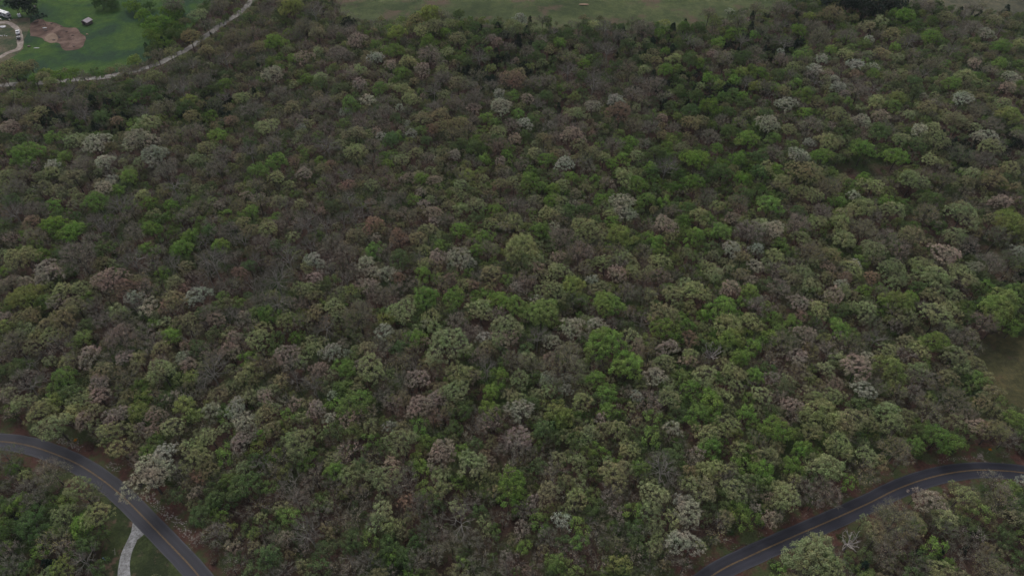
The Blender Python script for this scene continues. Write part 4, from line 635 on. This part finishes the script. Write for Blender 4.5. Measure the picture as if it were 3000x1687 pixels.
for t in single:
    nm = KIND[t['s']][0]; p = t['p']; rt_ = empty(nm, (t['x'], t['y'], t['z']), t['rz'])
    if t['s'] == 'snag':
        a, b = snag(int(t['x']*7) % 97+5, t['R'], t['H']); parts = (('trunk', a), ('branches', b))
    else:
        parts = (('trunk', p['trunk']), ('branches' if t['s'] == 'bare' else 'crown', p['crown']))
        sxy = t['R']/p['R']; a_ = rt.uniform(0.87, 1.15); rt_.scale = (sxy*a_, sxy/a_, t['H']/p['H'])
    tag(rt_, t['label'], KIND[t['s']][1], GRP[t['s']])
    for n_, me in parts:
        o = bpy.data.objects.new(n_, me); COL.objects.link(o); o.parent = rt_
        o['tint'] = list(t['tint'])
# ------------------------------------------------------------------ stuff by geometry nodes
def scatter(name, L, label, cat):
    """L: list of (x,y,z,rz,sx,sz,idx,tint)"""
    A = np.array([[l[0], l[1], l[2]] for l in L], np.float32)
    me = bpy.data.meshes.new(name); me.vertices.add(len(A)); me.vertices.foreach_set('co', A.reshape(-1))
    for nm, ty, prop, arr in (('rot', 'FLOAT_VECTOR', 'vector', [[0, 0, l[3]] for l in L]), ('scl', 'FLOAT_VECTOR', 'vector', [[l[4], l[4], l[5]] for l in L]),
                              ('idx', 'INT', 'value', [l[6] for l in L]), ('tint', 'FLOAT_COLOR', 'color', [[*l[7], 1] for l in L])):
        at = me.attributes.new(nm, ty, 'POINT'); at.data.foreach_set(prop, np.array(arr, np.int32 if ty == 'INT' else np.float32).reshape(-1))
    o = bpy.data.objects.new(name, me); COL.objects.link(o); tag(o, label, cat, kind='stuff')
    ng = bpy.data.node_groups.new(name, 'GeometryNodeTree')
    ng.interface.new_socket('Geometry', in_out='INPUT', socket_type='NodeSocketGeometry'); ng.interface.new_socket('Geometry', in_out='OUTPUT', socket_type='NodeSocketGeometry')
    gi, go = ng.nodes.new('NodeGroupInput'), ng.nodes.new('NodeGroupOutput'); ip = ng.nodes.new('GeometryNodeInstanceOnPoints'); ci = ng.nodes.new('GeometryNodeCollectionInfo')
    ci.inputs['Collection'].default_value = PC; ci.inputs['Separate Children'].default_value = True; ci.inputs['Reset Children'].default_value = True
    def na(n, ty):
        q = ng.nodes.new('GeometryNodeInputNamedAttribute'); q.data_type = ty; q.inputs[0].default_value = n; return q.outputs[0]
    ip.inputs['Pick Instance'].default_value = True
    ng.links.new(gi.outputs[0], ip.inputs['Points']); ng.links.new(ci.outputs[0], ip.inputs['Instance']); ng.links.new(na('idx', 'INT'), ip.inputs['Instance Index'])
    ng.links.new(na('rot', 'FLOAT_VECTOR'), ip.inputs['Rotation']); ng.links.new(na('scl', 'FLOAT_VECTOR'), ip.inputs['Scale']); ng.links.new(ip.outputs[0], go.inputs[0])
    md = o.modifiers.new('scatter', 'NODES'); md.node_group = ng; return o
L = []
for t in TREES:
    if id(t) in sid: continue
    p = t['p']; L.append((t['x'], t['y'], t['z'], t['rz'], t['R']/p['R'], t['H']/p['H'], p['idx'], t['tint']))
print('individual trees', len(single), 'stuff trees', len(L))
scatter('background_forest', L, 'mass of smaller mixed spring trees filling the forest behind the others', 'forest')
# undergrowth
L = []; small = [p for s in ('leafy', 'airy', 'tufty') for p in PROTO[s] if p['R'] < 3]
UC = [TINT['D'], TINT['D'], (0.075, 0.09, 0.04), TINT['T'], (0.10, 0.065, 0.05), (0.06, 0.09, 0.03), (0.11, 0.095, 0.07)]
for _ in range(9000):
    y = 45+rt.random()**0.85*440; hw = 80+0.92*y; x = rt.uniform(-hw, hw)
    if not (droad(x, y, ROAD) > 4.6 and droad(x, y, GROAD) > 3 and droad(x, y, DRIVE) > 3 and droad(x, y, DRIVE2) > 2.6): continue
    if any(inpoly(x, y, P_) for P_ in (YARD, FIELD, FIELD2, FIELD3, VG)) : continue
    px, py = toimg(x, y, 0)
    if not (-100 < px < 3100 and -60 < py < 1800): continue
    p = rt.choice(small); s = rt.uniform(0.22, 0.55); v = rt.uniform(0.6, 1.15); b = rt.choice(UC)
    L.append((x, y, float(T(x, y))-0.35*p['H']*s*0.9, rt.uniform(0, 6.28), s*1.25, s*0.9, p['idx'], tuple(q*v for q in b)))
scatter('undergrowth', L, 'low brushy undergrowth and saplings between the trees', 'undergrowth')
# ------------------------------------------------------------------ things in the yard and by the roads
WHITE = plain('white_paint', (0.80, 0.80, 0.82), 0.45, 0.04); CREAM = plain('cream_siding', (0.50, 0.48, 0.50), 0.6, 0.08); DARKM = plain('dark_plastic', (0.02, 0.02, 0.022), 0.6)
GLASS = plain('dark_window', (0.03, 0.035, 0.045), 0.15, 0.1); TYRE = plain('rubber', (0.025, 0.025, 0.025), 0.85); STEEL = plain('grey_steel', (0.32, 0.32, 0.34), 0.5, 0.15, 3, 0.3)
TIN = plain('weathered_tin', (0.36, 0.31, 0.34), 0.55, 0.18, 1.3); WOOD = plain('grey_boards', (0.16, 0.13, 0.12), 0.9, 0.3, 2); ORANGE = plain('orange_sign_paint', (0.75, 0.30, 0.03), 0.5)
BLUE = plain('blue_grey_plastic', (0.16, 0.24, 0.27), 0.6); STONE = plain('pale_stone', (0.23, 0.205, 0.19), 0.9, 0.25, 2); TAN = plain('straw', (0.45, 0.36, 0.24), 0.9, 0.2, 3); YEL = plain('cream_plastic', (0.62, 0.58, 0.42), 0.6)
def at(px, py, h=0): return Vector(g(px, py, h))
# travel trailer
a = at(4, 47); b = at(31, 57); ang = math.atan2(b.y-a.y, b.x-a.x)
c = (a+b)/2
rv = empty('travel_trailer', (c.x-1.0, c.y+1.2, float(T(c.x, c.y))), ang)
tag(rv, 'long white travel trailer parked at the yard edge left of the dark trees', 'travel trailer')
Lr = 9.6; rv.scale = (1.1, 1.1, 1.1)
prof = [(-Lr/2, .75), (-Lr/2+.35, .45), (Lr/2-.5, .45), (Lr/2, 1.0), (Lr/2, 2.3), (Lr/2-.6, 3.05), (-Lr/2+.3, 3.15), (-Lr/2, 2.9)]
MB().prism(prof, -1.22, 1.22).build('body', CREAM, rv)
MB().box((-0.1, 0, 3.16), (Lr-0.5, 2.5, 0.12), bev=.05).build('roof', WHITE, rv)
for x, l in ((-3.0, .9), (-1.2, 1.3), (2.4, 1.2)):
    MB().box((x, -1.235, 2.05), (l, .04, .65)).build('window', GLASS, rv)
dr = MB().box((0.6, -1.24, 1.5), (.7, .05, 1.85)).build('door', WHITE, rv); MB().box((0.85, -1.28, 1.4), (.08, .04, .12)).build('handle', STEEL, dr)
MB().box((Lr/2-.05, 0, 1.9), (.3, 1.6, .6)).build('front_window', GLASS, rv)
for x in (-.9, .1):
    for s in (-1, 1): MB().cyl((x-.2, s*1.12, .36), .36, .24, 'y').build('wheel', TYRE, rv)
MB().prism([(Lr/2, .5), (Lr/2+1.1, .5), (Lr/2+1.1, .6), (Lr/2, .62)], -.12, .12).build('hitch', DARKM, rv)
for q in ((-2.2, 0), (1.5, 0)): MB().box((q[0], 0, 3.32), (.7, .8, .22), bev=.06).build('roof_vent', WHITE, rv)
# pickup with a small trailer
a = at(55.5, 107); b = at(53.2, 89); ang = math.atan2(b.y-a.y, b.x-a.x)-math.pi/2
tr = empty('pickup_truck', (at(54.2, 99).x, at(54.2, 99).y, at(54.2, 99).z+.1), ang)
tag(tr, 'white pickup truck standing on the curved gravel driveway', 'pickup truck')
MB().prism([(-2.9, .5), (2.85, .5), (2.95, .75), (2.85, 1.12), (1.1, 1.22), (-2.9, 1.25)], -1.0, 1.0, axis='y').build('body', WHITE, tr)
MB().prism([(-.95, 1.24), (1.15, 1.21), (.55, 1.86), (-.7, 1.90)], -.86, .86, axis='y').build('cab', WHITE, tr)
MB().box((0, .93, 1.55), (1.5, .06, .5), rx=math.radians(-42)).build('windshield', GLASS, tr)
MB().box((0, -.88, 1.58), (1.5, .06, .45), rx=math.radians(20)).build('rear_window', GLASS, tr)
for s in (-1, 1): MB().box((s*.845, 0.05, 1.58), (.06, 1.15, .40)).build('side_window', GLASS, tr)
MB().box((0, -1.95, 1.27), (1.72, 1.7, .06)).build('bed_cover', plain('grey_bed', (.34, .34, .36)), tr)
for x in (-.9, .9):
    for y in (-1.95, 1.85): MB().cyl((x, y, .4), .4, .28, 'x').build('wheel', TYRE, tr)
for x in (-.75, .75): MB().box((x, 2.95, .85), (.35, .06, .2)).build('headlight', YEL, tr); MB().box((x*1.15, -2.92, .95), (.2, .05, .35)).build('tail_light', plain('red_lens', (.3, .02, .02)), tr)
MB().box((0, -3.0, .6), (1.9, .15, .2)).build('bumper', STEEL, tr)
u = empty('utility_trailer', tuple(at(56.0, 116.5)+Vector((0, 0, .1))), ang+.03); tag(u, 'grey utility trailer hitched behind the white pickup', 'utility trailer')
MB().box((0, 1.0, .62), (1.9, 4.6, .14)).build('deck', STEEL, u)
for s in (-1, 1): MB().box((s*.93, 1.0, .85), (.07, 4.6, .36)).build('side_rail', STEEL, u); MB().cyl((s*1.1, .5, .36), .36, .22, 'x').build('wheel', TYRE, u)
MB().prism([(3.3, .55), (4.7, .55), (4.7, .66), (3.3, .68)], -.08, .08, axis='y').build('tongue', DARKM, u)
ld = MB().box((0, -.2, 1.05), (1.75, 2.2, .7), bev=.18).build('tarp_load', DARKM); ld.location = u.location; ld.rotation_euler = u.rotation_euler
tag(ld, 'black tarp covered load on the small trailer behind the pickup', 'tarp load')
# shed with a tin roof
sc = at(257, 70); sh = empty('shed', tuple(sc), math.radians(-20)); tag(sh, 'small shed with a grey tin gable roof standing in the green yard', 'shed')
MB().box((0, 0, 1.0), (4.6, 4.4, 2.0)).build('wall', WOOD, sh)
MB().prism([(-2.31, 1.99), (2.31, 1.99), (0, 3.0)], -2.19, 2.19).build('gable', WOOD, sh)
for s in (-1, 1):
    m = MB(); m.prism([(s*2.75, 1.86), (s*2.75, 1.94), (0, 3.16), (0, 3.06)], -2.6, 2.6)
    for k in range(9): m.prism([(s*2.76, 1.95), (s*2.76, 1.99), (0.02*s, 3.21), (0.02*s, 3.17)], -2.58+k*.63, -2.52+k*.63)
    m.build('roof', TIN, sh)
MB().box((-.3, -2.22, .95), (1.3, .05, 1.8)).build('door', DARKM, sh)
# small things
def blob(name, px, py, dims, m, label, cat, seed=1, jit=.12, group=None, rz=0):
    p = at(px, py); o = MB().ball((0, 0, dims[2]*.75), dims, jit, 2, seed).build(name, m, None, tuple(p)); o.rotation_euler.z = rz
    return tag(o, label, cat, group)
tk = empty('water_tank', tuple(at(58.5, 49))); tag(tk, 'white rounded tank on the grass right of the travel trailer', 'tank')
MB().cyl((0, 0, .75), 1.15, 1.5, n=24).ball((0, 0, 1.5), (1.12, 1.12, .35), 0, 3).build('body', WHITE, tk); MB().cyl((0, 0, 1.9), .25, .12).build('lid', CREAM, tk)
for px, py, l in ((4, 60, 'cream plastic barrel left below the travel trailer'), (29.5, 61.5, 'cream plastic barrel at the front corner of the travel trailer')):
    o = empty('barrel', tuple(at(px, py))); tag(o, l, 'barrel', 'cream barrels by the trailer')
    MB().cyl((0, 0, .5), .42, 1.0, n=16).cyl((0, 0, .35), .45, .06).cyl((0, 0, .7), .45, .06).build('body', YEL, o); MB().cyl((0, 0, 1.03), .36, .06).build('lid', WHITE, o)
for i, (px, py, l, mm, d) in enumerate([(8, 80, 'grey scrap sheet pile inside the driveway loop', STEEL, (2.2, 1.6, .35)), (103, 23, 'pale grey boulder by the dark hedge above the yard', STONE, (1.0, .8, .7)),
                         (131.5, 84, 'long white plank bundle lying on the dirt patch', WHITE, (1.3, .35, .35)), (256, 103, 'tan hay lump on the grass right of the dirt patch', TAN, (.7, .6, .5)),
                         (7, 83, 'small white bucket beside the scrap pile', WHITE, (.35, .35, .4)), (36, 60, 'small grey stone beside the trailer hitch', STONE, (.4, .4, .3)),
                         (85, 138, 'dark brush heap on the grass below the dirt patch', WOOD, (1.0, .7, .5)), (107, 142, 'grey stick heap on the grass below the dirt patch', STEEL, (1.9, .4, .2))]):
    names = ['scrap_pile', 'boulder', 'plank_bundle', 'hay_lump', 'bucket', 'boulder', 'brush_heap', 'stick_heap']
    cats = ['scrap pile', 'rock', 'planks', 'hay', 'bucket', 'rock', 'brush heap', 'brush heap']
    o = blob(names[i], px, py, d, mm, l, cats[i], i+2, .2)
wl = empty('log', tuple(at(105, 66)), .5); tag(wl, 'weathered brown log lying at the upper left rim of the dirt patch', 'log'); MB().cyl((0, 0, .3), .32, 3.2, 'x', 10, .24).build('stem', WOOD, wl); MB().cyl((.8, .3, .45), .1, .9, 'y', 8, .06).build('branch_stub', WOOD, wl)
CL = [(129, 90), (133, 92), (137, 90.5), (181, 79), (195, 95), (158, 119), (172, 108), (175, 112), (217, 137), (129, 73), (152, 71), (214, 105)]
for k, (px, py) in enumerate(CL):
    tag(blob('dark_clod', px, py, (.55+.2*(k % 3), .4, .35), WOOD, ['dark clod of earth on the dirt patch'][0], 'clod', 20+k, .25, 'dark clods on the dirt patch'), 'dark clod of earth on the dirt patch, %s from the left' % ordinal(1+sorted(CL, key=lambda q: q[0]).index((px, py))))
for k, px in enumerate((2, 6.5, 14, 20)):
    tag(blob('white_stone', px, 106+(k % 2), (.35, .3, .3), WHITE, 'small white stone inside the driveway loop, %s from the left' % ordinal(k+1), 'stone', 40+k, .15, 'white stones inside the driveway loop'))
fs = at(1710, 26); tag(blob('dirt_mound', 1710, 15, (3.4, 1.3, .35), plain('pale_clay', (.24, .17, .12), .9, .2), 'pale tan dirt mound out in the far pasture', 'dirt mound', 60, .15))
# roadside signs, marker post, fallen stick
def sign(px, py, rz, label, s=.46):
    p = at(px, py); o = empty('warning_sign', tuple(p), rz); tag(o, label, 'road sign', 'orange diamond warning signs')
    MB().box((0, 0, 1.25), (.07, .07, 2.5)).build('post', STEEL, o)
    m = MB(); m.prism([(0, 2.55-s*1.4), (s*1.4, 2.55), (0, 2.55+s*1.4), (-s*1.4, 2.55)], -.07, -.045); m.build('panel', ORANGE, o)
sign(231, 1300, math.radians(55), 'orange yellow diamond warning sign on red soil beside the left bend'); sign(2890, 1328, math.radians(-40), 'orange yellow diamond warning sign behind the right bend', .42)
o = empty('marker_post', tuple(at(308.5, 1640)), .2); tag(o, 'light blue grey marker post standing in grass left of the pale driveway', 'marker post')
MB().box((0, 0, .8), (.28, .22, 1.6), bev=.04).build('body', BLUE, o); MB().box((0, 0, 1.66), (.34, .28, .12), bev=.03).build('cap', BLUE, o)
st = empty('fallen_branch', tuple(at(337, 1615)), 2.0); tag(st, 'thin pale fallen branch on grass between marker post and driveway', 'branch')
MB().cyl((0, 0, .12), .06, 2.2, 'x', 6, .03).build('stem', M_SNAG, st); MB().cyl((.5, .3, .15), .03, .7, 'y', 6, .02).build('twig', M_SNAG, st)
# loose stones along the road: uncountable
ms = MB(); rr = random.Random(77)
def stones(pts, n, spread, smin, smax):
    P = resample(np.array([g(*p)[:2] for p in pts]), .5)
    for _ in range(n):
        q = P[rr.randrange(len(P))]; x, y = q[0]+rr.gauss(0, spread), q[1]+rr.gauss(0, spread)
        if droad(x, y, ROAD) < RW+.6: continue
        s = rr.uniform(smin, smax); ms.ball((x, y, float(T(x, y))+.1), (s, s*rr.uniform(.6, 1), s*.45), .22, 1, rr.randrange(9999))
Z = lambda L: [(x/2.576, 1125+y/2.576) for x, y in L]
stones(Z([(400, 405), (500, 440), (600, 495)]), 200, 1.0, .06, .25)
stones(Z([(790, 610), (900, 650)]), 80, .9, .06, .22)
stones(Z([(1110, 850), (1200, 930), (1300, 1010), (1420, 1130), (1500, 1210)]), 320, .9, .06, .26)
stones([(2000+x/2.576, 1125+y/2.576) for x, y in [(1930, 580), (2050, 563), (2250, 556)]], 90, .4, .06, .18)
stones([(2000+x/2.576, 1125+y/2.576) for x, y in [(100, 1360), (500, 1180), (900, 1000), (1300, 800), (1600, 680)]], 110, .6, .05, .16)
o = ms.build('loose_stones', STONE); tag(o, 'scattered pale stones on the red soil beside the paved road', 'stones', kind='stuff')

# thin bluish haze volume, added to lift the darkest shadows
hz = bpy.data.materials.new('haze'); hz.use_nodes = True; n = hz.node_tree; n.nodes.clear()
out = n.nodes.new('ShaderNodeOutputMaterial'); pv = n.nodes.new('ShaderNodeVolumePrincipled'); pv.inputs['Color'].default_value = (0.80, 0.86, 1.0, 1); pv.inputs['Density'].default_value = 0.00004
n.links.new(pv.outputs[0], out.inputs['Volume'])
hb = MB().box((0, 280, 96), (1500, 1100, 220)).build('haze', hz); tag(hb, 'thin bluish air over the forest', kind='stuff')
